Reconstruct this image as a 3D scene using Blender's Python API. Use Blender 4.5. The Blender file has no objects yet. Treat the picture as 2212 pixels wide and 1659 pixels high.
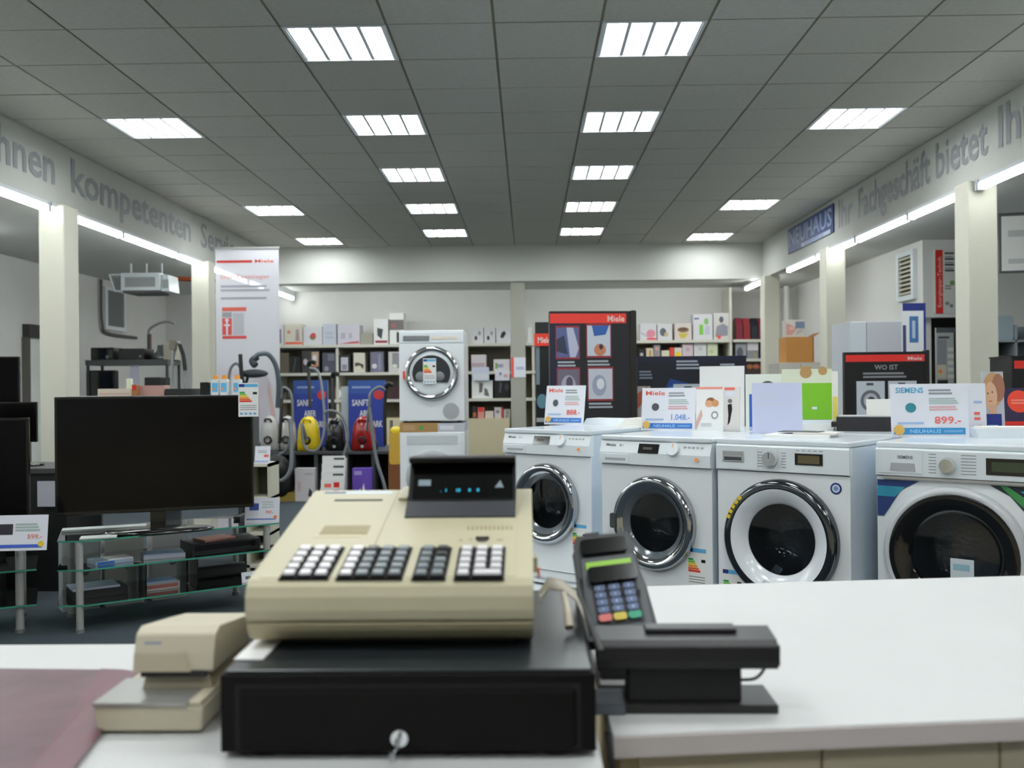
import bpy, math, random
from mathutils import Matrix, Vector
R = math.radians
random.seed(7)
SC = bpy.context.scene
COL = SC.collection

# ------------------------------------------------------------------ camera
FPX, IW, IH = 2115.0, 2212.0, 1659.0
CAMZ = 1.28
YAW, PITCH, ROLL = math.atan(34 / FPX), math.atan(1.5 / FPX), 0.0095
_f = Vector((-math.sin(YAW), math.cos(YAW), math.tan(PITCH))).normalized()
_r0 = Vector((math.cos(YAW), math.sin(YAW), 0))
_u0 = _r0.cross(_f)
_r = _r0 * math.cos(ROLL) - _u0 * math.sin(ROLL)
_u = _u0 * math.cos(ROLL) + _r0 * math.sin(ROLL)
CAM = Vector((0, 0, CAMZ))
cd = bpy.data.cameras.new('camera')
cam = bpy.data.objects.new('camera', cd)
COL.objects.link(cam)
cam.matrix_world = Matrix(((_r.x, _u.x, -_f.x, 0), (_r.y, _u.y, -_f.y, 0), (_r.z, _u.z, -_f.z, CAMZ), (0, 0, 0, 1)))
cd.sensor_width = 36
cd.lens = 36 * FPX / IW
cd.clip_start = 0.05
cd.dof.use_dof = True
cd.dof.focus_distance = 3.4
cd.dof.aperture_fstop = 4.4
SC.camera = cam

# world: a sealed room, so only a dim neutral surrounding
w = bpy.data.worlds.new('world')
SC.world = w
w.use_nodes = True
w.node_tree.nodes['Background'].inputs[0].default_value = (0.75, 0.8, 0.85, 1)
w.node_tree.nodes['Background'].inputs[1].default_value = 0.12

E_PANEL = 32.0      # fluorescent tubes in the ceiling luminaires
E_STRIP = 17.0     # bare tubes under the two fascias
E_WING = 46.0      # unseen tubes put in to light the side wings and the back shelves
SC.view_settings.view_transform = 'Standard'
SC.view_settings.look = 'None'
SC.view_settings.exposure = 0.0
SC.view_settings.gamma = 1.0
SC.view_settings.use_curve_mapping = False
SC.cycles.use_denoising = True
SC.cycles.max_bounces = 10
SC.cycles.diffuse_bounces = 5
SC.cycles.glossy_bounces = 4
SC.cycles.transparent_max_bounces = 16
SC.cycles.transmission_bounces = 6
SC.cycles.caustics_reflective = False
SC.cycles.caustics_refractive = False
SC.cycles.sample_clamp_indirect = 6.0


def ray(px, py):
    return _f + _r * ((px - IW / 2) / FPX) + _u * (-(py - IH / 2) / FPX)


def P(px, py, Y):
    d = ray(px, py)
    return CAM + d * (Y / d.y)


def PZ(px, py, Z):
    d = ray(px, py)
    return CAM + d * ((Z - CAMZ) / d.z)


# --------------------------------------------------------------- materials
def lin(c):
    c = c / 255.0
    return c / 12.92 if c <= 0.04045 else ((c + 0.055) / 1.055) ** 2.4


def rgb(h):
    h = h.lstrip('#')
    return (lin(int(h[0:2], 16)), lin(int(h[2:4], 16)), lin(int(h[4:6], 16)), 1)


_mats = {}


def mat(hexc, rough=0.5, metal=0.0, var=0.0, scale=8.0, bump=0.0, coat=0.0, spec=0.5, emit=0.0, stretch=None, name=None):
    key = (hexc, rough, metal, var, scale, bump, coat, spec, emit, stretch)
    if key in _mats:
        return _mats[key]
    m = bpy.data.materials.new(name or ('mat_' + hexc.strip('#')))
    m.use_nodes = True
    nt = m.node_tree
    b = nt.nodes['Principled BSDF']
    c = rgb(hexc)
    b.inputs['Base Color'].default_value = c
    b.inputs['Roughness'].default_value = rough
    b.inputs['Metallic'].default_value = metal
    b.inputs['Coat Weight'].default_value = coat
    b.inputs['Coat Roughness'].default_value = 0.06
    b.inputs['Specular IOR Level'].default_value = spec
    if emit:
        b.inputs['Emission Color'].default_value = c
        b.inputs['Emission Strength'].default_value = emit
    if var or bump:
        tc = nt.nodes.new('ShaderNodeTexCoord')
        no = nt.nodes.new('ShaderNodeTexNoise')
        no.inputs['Scale'].default_value = scale
        no.inputs['Detail'].default_value = 4
        src = tc.outputs['Object']
        if stretch:
            mp = nt.nodes.new('ShaderNodeMapping')
            mp.inputs['Scale'].default_value = stretch
            nt.links.new(src, mp.inputs['Vector'])
            src = mp.outputs['Vector']
        nt.links.new(src, no.inputs['Vector'])
        if var:
            rp = nt.nodes.new('ShaderNodeMapRange')
            rp.inputs['From Min'].default_value = 0.3
            rp.inputs['From Max'].default_value = 0.7
            rp.inputs['To Min'].default_value = 1 - var
            rp.inputs['To Max'].default_value = 1 + var * 0.5
            nt.links.new(no.outputs['Fac'], rp.inputs['Value'])
            mx = nt.nodes.new('ShaderNodeVectorMath')
            mx.operation = 'SCALE'
            mx.inputs[0].default_value = c[:3]
            nt.links.new(rp.outputs['Result'], mx.inputs['Scale'])
            nt.links.new(mx.outputs['Vector'], b.inputs['Base Color'])
        if bump:
            bp = nt.nodes.new('ShaderNodeBump')
            bp.inputs['Strength'].default_value = bump
            bp.inputs['Distance'].default_value = 0.01
            nt.links.new(no.outputs['Fac'], bp.inputs['Height'])
            nt.links.new(bp.outputs['Normal'], b.inputs['Normal'])
    _mats[key] = m
    return m


def glassmat(name, tint, gloss_rough=0.02, refl=1.0):
    m = bpy.data.materials.new(name)
    m.use_nodes = True
    nt = m.node_tree
    nt.nodes.clear()
    o = nt.nodes.new('ShaderNodeOutputMaterial')
    t = nt.nodes.new('ShaderNodeBsdfTransparent')
    t.inputs[0].default_value = tint
    g = nt.nodes.new('ShaderNodeBsdfGlossy')
    g.inputs['Roughness'].default_value = gloss_rough
    fr = nt.nodes.new('ShaderNodeFresnel')
    fr.inputs['IOR'].default_value = 1.5
    mu = nt.nodes.new('ShaderNodeMath')
    mu.operation = 'MULTIPLY'
    mu.inputs[1].default_value = refl
    mx = nt.nodes.new('ShaderNodeMixShader')
    nt.links.new(fr.outputs[0], mu.inputs[0])
    nt.links.new(mu.outputs[0], mx.inputs[0])
    nt.links.new(t.outputs[0], mx.inputs[1])
    nt.links.new(g.outputs[0], mx.inputs[2])
    nt.links.new(mx.outputs[0], o.inputs[0])
    return m


def emitmat(name, col, s):
    m = bpy.data.materials.new(name)
    m.use_nodes = True
    nt = m.node_tree
    nt.nodes.clear()
    o = nt.nodes.new('ShaderNodeOutputMaterial')
    e = nt.nodes.new('ShaderNodeEmission')
    e.inputs[0].default_value = col
    e.inputs[1].default_value = s
    nt.links.new(e.outputs[0], o.inputs[0])
    return m


WALL = mat('e2e1de', 0.85, var=0.05, scale=1.3, bump=0.05)
FASC = mat('cfd0ca', 0.7, var=0.03, scale=1.0)
SOFF = mat('d2d3cf', 0.85, var=0.04, scale=1.2)
CARPET = mat('38434a', 0.95, var=0.35, scale=220, bump=0.6)
TILE_A = mat('c3c3ba', 0.9, var=0.06, scale=30, bump=0.25)
TILE_B = mat('bebeb5', 0.9, var=0.06, scale=34, bump=0.25)
TILE_C = mat('c6c6be', 0.9, var=0.06, scale=28, bump=0.25)
GRID = mat('8a8474', 0.8)
COLM = mat('dcdacb', 0.55, var=0.03, scale=2.0)
WHITE = mat('eef3f6', 0.28, coat=0.3, name='white_enamel')
WHITE2 = mat('dfe3e6', 0.4)
PLAS = mat('e6edf1', 0.3)
CHROME = mat('e6e8ea', 0.09, metal=1.0)
STEEL = mat('9a9c9e', 0.3, metal=1.0)
ALU = mat('b4b4b0', 0.35, metal=0.35)
BLACK = mat('0c0c0d', 0.35)
BLK_M = mat('151516', 0.6)
BLK_G = mat('070708', 0.12, coat=0.4)
DGREY = mat('3d4144', 0.6)
MGREY = mat('7b7f82', 0.6)
LGREY = mat('aeb1b3', 0.6)
INKG = mat('8b8f94', 0.7)
INKD = mat('4b4e54', 0.7)
RED = mat('d4281f', 0.5)
REDP = mat('e0685c', 0.6)
BLUE = mat('2268b8', 0.5)
CYAN = mat('2a86bd', 0.5)
NAVY = mat('1b2a78', 0.5)
GREEN = mat('35a04a', 0.5)
YELL = mat('e6c72b', 0.5)
ORAN = mat('e8862a', 0.5)
PAPER = mat('e3e5ee', 0.6)
PAPER2 = mat('f0f0ee', 0.6)
GLASS = glassmat('clear_glass', (0.84, 0.93, 0.90, 1), 0.02, 2.2)
GLASSD = glassmat('tinted_door_glass', (0.66, 0.70, 0.76, 1), 0.03, 1.3)
RCHR = mat('b0b4b8', 0.08, metal=1.0)
GEDGE = mat('3f8f78', 0.15, coat=0.5)
WTUBE = emitmat('wing_tube', (0.95, 1.0, 0.99, 1), E_WING)
TUBE = emitmat('fluorescent_tube', (0.95, 1.0, 0.98, 1), E_STRIP)
PTUBE = emitmat('panel_tube', (0.97, 1.0, 1.0, 1), E_PANEL)

# ------------------------------------------------------------ mesh builder
_txt = {}


def glyphs(s):
    if s in _txt:
        return _txt[s]
    cu = bpy.data.curves.new('t', 'FONT')
    cu.body = s
    cu.resolution_u = 2
    cu.offset = .017
    ob = bpy.data.objects.new('t', cu)
    COL.objects.link(ob)
    dg = bpy.context.evaluated_depsgraph_get()
    me = bpy.data.meshes.new_from_object(ob.evaluated_get(dg))
    v = [(p.co.x, p.co.y) for p in me.vertices]
    f = [tuple(p.vertices) for p in me.polygons]
    bpy.data.objects.remove(ob)
    bpy.data.meshes.remove(me)
    bpy.data.curves.remove(cu)
    _txt[s] = (v, f)
    return _txt[s]


class B:
    def __init__(s, M=None):
        s.v, s.f, s.mi, s.sm, s.mats = [], [], [], [], []
        s.M = M or Matrix.Identity(4)

    def add(s, vs, fs, m, smooth=False):
        if m not in s.mats:
            s.mats.append(m)
        k = s.mats.index(m)
        o = len(s.v)
        M = s.M
        s.v += [M @ Vector(p) for p in vs]
        for f in fs:
            s.f.append([o + i for i in f])
            s.mi.append(k)
            s.sm.append(smooth)
        return s

    def box(s, x0, y0, z0, x1, y1, z1, m, tx=0.0, tz=0.0):
        """box; tx/tz shrink the top in x and y"""
        if x0 > x1: x0, x1 = x1, x0
        if y0 > y1: y0, y1 = y1, y0
        if z0 > z1: z0, z1 = z1, z0
        v = [(x0, y0, z0), (x1, y0, z0), (x1, y1, z0), (x0, y1, z0),
             (x0 + tx, y0 + tz, z1), (x1 - tx, y0 + tz, z1), (x1 - tx, y1 - tz, z1), (x0 + tx, y1 - tz, z1)]
        f = [(3, 2, 1, 0), (4, 5, 6, 7), (0, 1, 5, 4), (1, 2, 6, 5), (2, 3, 7, 6), (3, 0, 4, 7)]
        return s.add(v, f, m)

    def rbox(s, x0, y0, z0, x1, y1, z1, r, m, n=4, axis='y'):
        """box with its four edges along an axis rounded"""
        pts = []
        if axis == 'y': a0, a1, b0, b1 = x0, x1, z0, z1
        elif axis == 'z': a0, a1, b0, b1 = x0, x1, y0, y1
        else: a0, a1, b0, b1 = y0, y1, z0, z1
        for cx, cy, t in ((a1 - r, b1 - r, 0), (a0 + r, b1 - r, 90), (a0 + r, b0 + r, 180), (a1 - r, b0 + r, 270)):
            for i in range(n + 1):
                a = R(t + 90 * i / n)
                pts.append((cx + r * math.cos(a), cy + r * math.sin(a)))
        if axis == 'y': mk = lambda p, t: (p[0], t, p[1]); c0, c1 = y0, y1
        elif axis == 'z': mk = lambda p, t: (p[0], p[1], t); c0, c1 = z0, z1
        else: mk = lambda p, t: (t, p[0], p[1]); c0, c1 = x0, x1
        k = len(pts)
        s.add([mk(p, c0) for p in pts] + [mk(p, c1) for p in pts],
              [tuple(range(k)), tuple(range(2 * k - 1, k - 1, -1))], m)
        s.add([mk(p, c0) for p in pts] + [mk(p, c1) for p in pts],
              [(i, (i + 1) % k, k + (i + 1) % k, k + i) for i in range(k)], m, True)
        return s

    def prism(s, prof, x0, x1, m, smooth=False):
        """profile of (y,z) swept along x"""
        k = len(prof)
        v = [(x0, y, z) for y, z in prof] + [(x1, y, z) for y, z in prof]
        s.add(v, [tuple(range(k)), tuple(range(2 * k - 1, k - 1, -1))], m)
        return s.add(v, [(i, (i + 1) % k, k + (i + 1) % k, k + i) for i in range(k)], m, smooth)

    def quad(s, a, b, c, d, m):
        return s.add([a, b, c, d], [(0, 1, 2, 3)], m)

    def rect(s, x0, z0, x1, z1, y, m):
        return s.add([(x0, y, z0), (x1, y, z0), (x1, y, z1), (x0, y, z1)], [(0, 1, 2, 3)], m)

    def disc(s, cx, cz, r, y, m, rz=None, n=24):
        rz = rz or r
        return s.add([(cx + r * math.cos(2 * math.pi * i / n), y, cz + rz * math.sin(2 * math.pi * i / n)) for i in range(n)],
                     [tuple(range(n))], m)

    def lathe(s, prof, m, c=(0, 0, 0), n=40, axis='y', a0=0, a1=360, smooth=True):
        """profile of (radius, t) turned about an axis through c"""
        full = abs(a1 - a0 - 360) < 1e-6
        kk = n if full else n + 1
        v = []
        for r, t in prof:
            for i in range(kk):
                a = R(a0 + (a1 - a0) * i / n)
                u, w_ = r * math.cos(a), r * math.sin(a)
                if axis == 'y': v.append((c[0] + u, c[1] + t, c[2] + w_))
                elif axis == 'z': v.append((c[0] + u, c[1] + w_, c[2] + t))
                else: v.append((c[0] + t, c[1] + u, c[2] + w_))
        f = []
        for j in range(len(prof) - 1):
            for i in range(n if full else n):
                i2 = (i + 1) % kk
                f.append((j * kk + i, j * kk + i2, (j + 1) * kk + i2, (j + 1) * kk + i))
        return s.add(v, f, m, smooth)

    def cyl(s, c, r, t0, t1, m, n=20, axis='z', r2=None):
        r2 = r if r2 is None else r2
        s.lathe([(0.0001, t0), (r, t0)], m, c, n, axis, smooth=False)
        s.lathe([(r, t0), (r2, t1)], m, c, n, axis)
        return s.lathe([(r2, t1), (0.0001, t1)], m, c, n, axis, smooth=False)

    def ell(s, c, rx, ry, rz, m, n=20, k=12):
        v, f = [], []
        for j in range(k + 1):
            p = math.pi * j / k
            for i in range(n):
                a = 2 * math.pi * i / n
                v.append((c[0] + rx * math.sin(p) * math.cos(a), c[1] + ry * math.sin(p) * math.sin(a), c[2] + rz * math.cos(p)))
        for j in range(k):
            for i in range(n):
                f.append((j * n + i, (j + 1) * n + i, (j + 1) * n + (i + 1) % n, j * n + (i + 1) % n))
        return s.add(v, f, m, True)

    def tube(s, pts, r, m, seg=8, sub=6):
        pts = [Vector(p) for p in pts]
        if len(pts) > 2 and sub > 1:
            q = []
            P_ = [2 * pts[0] - pts[1]] + pts + [2 * pts[-1] - pts[-2]]
            for i in range(1, len(P_) - 2):
                for k in range(sub):
                    t = k / sub
                    a, b, c, d = P_[i - 1], P_[i], P_[i + 1], P_[i + 2]
                    q.append(0.5 * ((2 * b) + (-a + c) * t + (2 * a - 5 * b + 4 * c - d) * t * t + (-a + 3 * b - 3 * c + d) * t ** 3))
            q.append(pts[-1])
            pts = q
        rr = r if callable(r) else (lambda t: r)
        v, f = [], []
        up = None
        n = len(pts)
        for i, p in enumerate(pts):
            d = (pts[min(i + 1, n - 1)] - pts[max(i - 1, 0)]).normalized()
            if up is None:
                up = Vector((0, 0, 1)) if abs(d.z) < 0.9 else Vector((1, 0, 0))
            a = d.cross(up).normalized()
            up = a.cross(d).normalized()
            for j in range(seg):
                t = 2 * math.pi * j / seg
                v.append(p + (a * math.cos(t) + up * math.sin(t)) * rr(i / (n - 1)))
        for i in range(n - 1):
            for j in range(seg):
                f.append((i * seg + j, i * seg + (j + 1) % seg, (i + 1) * seg + (j + 1) % seg, (i + 1) * seg + j))
        s.add(v, f, m, True)
        return s.add(v, [tuple(range(seg)), tuple(range(len(v) - 1, len(v) - 1 - seg, -1))], m)

    def text(s, t, x, z, h, y, m, w=None, cen=False):
        """lettering in the xz plane facing -y; h = cap height, w = fitted width"""
        v, f = glyphs(t)
        if not v:
            return s
        x0, x1 = min(p[0] for p in v), max(p[0] for p in v)
        k = h / 0.69
        kx = w / (x1 - x0) if w else k
        off = x - x0 * kx - ((x1 - x0) * kx / 2 if cen else 0)
        return s.add([(off + p[0] * kx, y, z + p[1] * k) for p in v], f, m)

    def make(s, name):
        me = bpy.data.meshes.new(name)
        me.from_pydata([tuple(p) for p in s.v], [], s.f)
        for m in s.mats:
            me.materials.append(m)
        me.polygons.foreach_set('material_index', s.mi)
        me.polygons.foreach_set('use_smooth', s.sm)
        me.validate()
        me.update()
        return me


def finish(o, bevel=None, seg=2):
    if bevel:
        md = o.modifiers.new('bevel', 'BEVEL')
        md.width = bevel
        md.segments = seg
        md.limit_method = 'ANGLE'
        md.angle_limit = R(40)


def tag(o, label=None, cat=None, group=None, kind=None):
    if label: o['label'] = label
    if cat: o['category'] = cat
    if group: o['group'] = group
    if kind: o['kind'] = kind
    return o


def thing(name, label, cat, loc=(0, 0, 0), rz=0.0, group=None, rx=0.0):
    o = bpy.data.objects.new(name, None)
    o.empty_display_size = 0.05
    COL.objects.link(o)
    o.location = loc
    o.rotation_euler = (rx, 0, rz)
    return tag(o, label, cat, group)


def part(name, b, parent, bevel=None, label=None, loc=None, seg=2, mesh=None):
    o = bpy.data.objects.new(name, mesh or b.make(name))
    COL.objects.link(o)
    o.parent = parent
    if loc: o.location = loc
    finish(o, bevel, seg)
    if label: o['label'] = label
    return o


def single(name, b, label, cat, loc=(0, 0, 0), rz=0.0, group=None, bevel=None, rx=0.0, kind=None):
    o = bpy.data.objects.new(name, b.make(name))
    COL.objects.link(o)
    o.location = loc
    o.rotation_euler = (rx, 0, rz)
    finish(o, bevel)
    return tag(o, label, cat, group, kind)


def struct(name, b, label=None, bevel=None, kind='structure'):
    o = bpy.data.objects.new(name, b.make(name))
    COL.objects.link(o)
    finish(o, bevel)
    if label: o['label'] = label
    o['kind'] = kind
    return o


ORD = ['nearest', 'second', 'third', 'fourth', 'fifth', 'sixth', 'seventh', 'eighth']
# ============================================================ THE ROOM SHELL
CZ, LZ = 3.38, 2.88          # main ceiling, lower ceilings of the side wings
XL, XR, YB = -4.0, 3.54, 14.76
WL, WR, WB, YN = -6.2, 4.5, 16.7, -4.0

struct('floor', B().box(WL - .2, YN - .2, -.1, 7.7, WB + .2, 0, CARPET), 'dark blue-grey carpet floor of the shop')
struct('wall_back', B().box(WL, WB, 0, WR + .1, WB + .2, 3.6, WALL), 'pale back wall above the shelves')
struct('wall_left', B().box(WL - .2, YN, 0, WL, WB + .2, 3.6, WALL), 'white left wall behind the left columns')
struct('wall_right', B().box(WR, 11.35, 0, WR + .15, WB, 3.6, WALL), 'white right wall receding towards the back')
struct('wall_right', B().box(WR + .55, 11.2, 0, 7.6, 11.35, 3.6, WALL).box(WR, 11.2, 2.0, WR + .55, 11.35, 3.6, WALL),
       'white wall facing the room with a doorway under a red banner')
struct('wall_right', B().box(7.5, YN, 0, 7.7, 11.2, 3.6, WALL))
struct('wall_front', B().box(WL, YN - .2, 0, 7.6, YN, 3.6, WALL))
# a room glimpsed through the doorway
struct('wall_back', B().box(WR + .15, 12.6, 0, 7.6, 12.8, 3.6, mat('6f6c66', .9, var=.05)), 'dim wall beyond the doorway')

# main ceiling: backing, tiles in a grid
ceil = struct('ceiling', B().box(XL - .1, YN, CZ + .1, XR + .1, YB + .1, CZ + .14, GRID), 'suspended ceiling of grey square tiles')
XE = [XL, -3.303, -2.678, -2.053, -1.428, -.803, -.178, .447, 1.072, 1.697, 2.322, 2.947, XR]
lamps = set()
for k in (-12, -9, -6, -3, 0, 3, 6, 9, 12):
    for c in (4, 7): lamps.add((c, k))
for k in (-9, -3, 3, 9, 13):
    for c in (1, 10): lamps.add((c, k))


def yk(k): return YN if k < -15 else (YB if k > 14 else 5.68 + .625 * k)


tmesh = {}
far = B()
for k in range(-16, 15):
    for c in range(12):
        if (c, k) in lamps: continue
        x0, x1, y0, y1 = XE[c], XE[c + 1], yk(k), yk(k + 1)
        g = .0085
        if k >= -1:
            key = (round(x1 - x0, 3), round(y1 - y0, 3), (c * 7 + k * 3) % 3)
            if key not in tmesh:
                t = (TILE_A, TILE_B, TILE_C)[key[2]]
                hx, hy = key[0] / 2 - g, key[1] / 2 - g
                tmesh[key] = B().box(-hx, -hy, 0, hx, hy, .015, t).make('ceiling_tile')
            o = part('ceiling_tile', None, ceil, mesh=tmesh[key], loc=((x0 + x1) / 2, (y0 + y1) / 2, CZ + .003 * random.random()))
            o.rotation_euler = (random.uniform(-.0012, .0012), random.uniform(-.0012, .0012), 0)
        else:
            far.box(x0 + g, y0 + g, CZ, x1 - g, y1 - g, CZ + .015, TILE_A)
tag(part('tiles_behind_camera', far, ceil), kind='stuff')
for x in XE[1:-1]:
    part('grid_bar', B().box(x - .012, YN, CZ + .006, x + .012, YB, CZ + .04, GRID), ceil)
for k in range(-15, 15):
    for i in range(12):
        if k < -1 and i: break
        part('grid_bar', B().box(XE[i] + .0125 if k >= -1 else XL, yk(k) - .012, CZ + .006, (XE[i + 1] - .0125) if k >= -1 else XR, yk(k) + .012, CZ + .04, GRID), ceil) if k >= -1 else part('grid_bar', B().box(XL, yk(k) - .012, CZ + .007, XR, yk(k) + .012, CZ + .04, GRID), ceil)
# lower ceilings over the wings and the back strip
struct('ceiling', B().box(WL, YN, LZ, XL - .1, WB, LZ + .1, SOFF), 'lower plaster ceiling over the left wing')
struct('ceiling', B().box(XR + .1, YN, LZ, 7.6, WB, LZ + .1, SOFF), 'lower plaster ceiling over the right wing')
struct('ceiling', B().box(XL - .1, YB + .3, LZ + .02, XR + .1, WB, LZ + .1, SOFF), 'lower plaster strip in front of the back wall')
# fascias (drop beams)
fl = struct('trim_1', B().box(XL - .12, YN, LZ - .04, XL, YB + .1, CZ + .1, FASC), 'left fascia beam with grey lettering')
fr = struct('trim_2', B().box(XR, YN, LZ - .04, XR + .12, YB + .1, CZ + .1, FASC), 'right fascia beam with grey lettering')
fb = struct('trim_3', B().box(XL, YB, LZ - .04, XR, YB + .3, CZ + .1, FASC), 'back fascia beam across the room')
struct('trim_4', B().box(XL, YN, LZ - .02, XR, YN + .1, CZ + .1, FASC))
LET = mat('9a9ca0', .6)
ML = Matrix.Translation((XL + .004, 0, 0)) @ Matrix.Rotation(R(90), 4, 'Z')      # local x -> +Y, local -y -> +X
for t, y0, y1 in (('bietet', 5.4, 7.0), ('Ihnen', 7.22, 8.25), ('kompetenten', 8.55, 11.6), ('Service', 11.95, 13.6)):
    part('lettering', B(ML).text(t, y0, 3.02, .29, 0, LET, w=y1 - y0), fl, label='grey word %s' % t)
MR = Matrix.Translation((XR - .004, 0, 0)) @ Matrix.Rotation(R(-90), 4, 'Z')     # local x -> -Y, local -y -> -X
for t, y0, y1 in (('Ihr', 11.14, 10.66), ('Fachgeschäft', 10.48, 8.62), ('bietet', 8.5, 7.55), ('Ihnen', 7.38, 6.3)):
    part('lettering', B(MR).text(t, -y0, 3.02, .3, 0, LET, w=y0 - y1), fr, label='grey word %s' % t)
SGN = mat('23366e', .5)
sg = single('shop_sign', B(MR).box(-13.25, -.012, 3.0, -11.3, 0, 3.33, SGN).text('NEUHAUS', -13.2, 3.09, .2, -.014, mat('9fb0cf', .6), w=1.85)
            .rect(-12.6, 3.0, -11.4, 3.05, -.0145, mat('c9d4ea', .6)).text('elektro', -12.45, 3.008, .05, -.0155, mat('8b9cc4', .6), w=.8),
            'long blue sign with pale capitals on the right fascia', 'sign')

# columns
def column(x0, x1, y0, y1, label, top=LZ - .04, m=COLM):
    b = B().box(x0, y0, 0, x1, y1, top, m)
    o = single('column', b, label, 'column', bevel=.012)
    return o


column(-4.12, -3.90, 8.2, 8.47, 'square cream column nearest on the left, behind the large television')
column(-4.12, -3.90, 11.95, 12.2, 'square cream column beside the tall white banner')
column(XR - .09, XR + .14, 7.7, 7.95, 'square cream column nearest on the right, lit at its top')
column(XR - .09, XR + .14, 11.35, 11.6, 'square cream column left of the red lettered banner')
column(XR - .09, XR + .14, 14.3, 14.55, 'square column farthest back on the right, in front of a brown carton')
cc = column(-.25, -.03, 14.8, 15.0, 'slim column in the middle of the room under the back beam', m=mat('a3a396', .6))

# pipe at the right rear corner, copper pipe left
single('pipe', B().cyl((4.28, 16.2, 0), .05, 0, 2.86, mat('e4e4e0', .5)), 'white vertical pipe in the right rear corner', 'pipe')
single('pipe', B().tube([(-5.2, 12.9, 2.76), (-4.0, 13.0, 2.70)], .03, mat('a8522c', .4, metal=.4), sub=1),
       'copper-red pipe running from the ceiling unit to the column', 'pipe')

# ------------------------------------------------- luminaires in the ceiling
def lamp_meshes():
    fr_ = B()
    h = .3
    fr_.box(-h - .005, -h - .005, -.004, h + .005, -h + .014, .03, PLAS).box(-h - .005, h - .014, -.004, h + .005, h + .005, .03, PLAS)
    fr_.box(-h - .005, -h + .014, -.004, -h + .014, h - .014, .03, PLAS).box(h - .014, -h + .014, -.004, h + .005, h - .014, .03, PLAS)
    fr_.box(-h, -h, .085, h, h, .09, PLAS)
    for sx in (-1, 1):
        fr_.box(sx * h - .003, -h, .03, sx * h + .003, h, .09, PLAS).box(-h, sx * h - .003, .03, h, sx * h + .003, .09, PLAS)
    rf = B()
    for i in range(5):
        x = -.286 + i * .143
        rf.add([(x - .012, -.286, 0), (x + .012, -.286, 0), (x, -.286, .06), (x - .012, .286, 0), (x + .012, .286, 0), (x, .286, .06)],
               [(0, 1, 2), (3, 5, 4), (0, 3, 4, 1), (1, 4, 5, 2), (2, 5, 3, 0)], PLAS)
    tb = B().tube([(0, -.28, .042), (0, .28, .042)], .036, PTUBE, seg=12, sub=1)
    return fr_.make('frame'), rf.make('reflector'), tb.make('fluorescent_tube')


LM = lamp_meshes()
side = {1: 'outer left', 4: 'inner left', 7: 'inner right', 10: 'outer right'}
for c, ks in ((4, (0, 3, 6, 9, 12)), (7, (0, 3, 6, 9, 12)), (1, (3, 9, 13)), (10, (3, 9, 13)),
              (4, (-12, -9, -6, -3)), (7, (-12, -9, -6, -3)), (1, (-9, -3)), (10, (-9, -3))):
    for n, k in enumerate(ks):
        if k < 0:
            lab = 'square ceiling light behind the camera, %s from it in the %s row' % (['nearest', 'second', 'third', 'fourth'][len(ks) - 1 - n], side[c])
            grp = 'ceiling lights out of view'
        else:
            lab = 'square four-tube ceiling light, %s in the %s row' % (
                ORD[n] if n else 'nearest', side[c])
            if (len(ks) == 3 and n == 2) or (len(ks) == 5 and n == 4): lab = 'square four-tube ceiling light, farthest in the %s row' % side[c]
            grp = 'square ceiling lights'
        x, y = (XE[c] + XE[c + 1]) / 2, (yk(k) + yk(k + 1)) / 2
        t = thing('ceiling_light', lab, 'ceiling light', (x, y, CZ), 0, grp)
        part('frame', None, t, mesh=LM[0])
        part('reflector', None, t, mesh=LM[1])
        for i in range(4):
            part('fluorescent_tube', None, t, mesh=LM[2], loc=(-.2145 + i * .143, 0, 0))

# strip tubes under the fascias
def strip(x, y0, y1, label, dx=0, g='bare tube lights along the fascias'):
    t = thing('tube_light', label, 'tube light', (x, (y0 + y1) / 2, LZ - .04), 0, g)
    h = (y1 - y0) / 2
    part('batten', B().box(-.03, -h, -.03, .03, h, .059 if y0 > 15 else 0, WHITE2), t)
    part('lamp_tube', B().tube([(0, -h + .03, -.052), (0, h - .03, -.052)], .033, TUBE, seg=10, sub=1), t)
    for s_ in (-1, 1):
        part('end_cap', B().box(-.03, s_ * h - .012, -.085, .03, s_ * h + .012, -.0, PLAS), t)


LT = [(3.65, 5.1), (5.13, 6.6), (6.63, 8.07), (8.1, 9.55), (9.58, 11.05), (11.08, 12.5), (12.53, 13.9), (13.93, 14.7)]
for n, (a, b_) in enumerate(LT):
    strip(XL + .01, a, b_, 'bare fluorescent tube under the left fascia, ' + (
        ['out of view, farther of two', 'out of view, nearer to the frame'][n] if n < 2 else ['cut by the left edge of the frame', 'passing the nearest column', 'before the second column',
                                     'meeting the second column', 'glowing through the white banner', 'behind the white banner, at the corner'][n - 2]))
strip(XL + .01, 15.55, 16.6, 'short bare tube to the right of the white banner, below the back beam')
RT = [(4.7, 6.18), (6.2, 7.64), (7.68, 9.03), (9.07, 10.46), (10.52, 11.9), (11.96, 13.25), (14.45, 15.8)]
RL = ['out of view', 'cut by the right edge of the frame', 'right above the nearest column', 'second inwards from the right column',
      'reaching the second column', 'under the blue shop sign', 'farthest back, by itself in the corner']
for (a, b_), l in zip(RT, RL):
    strip(XR - .01, a, b_, 'bare fluorescent tube under the right fascia, ' + l)
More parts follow.
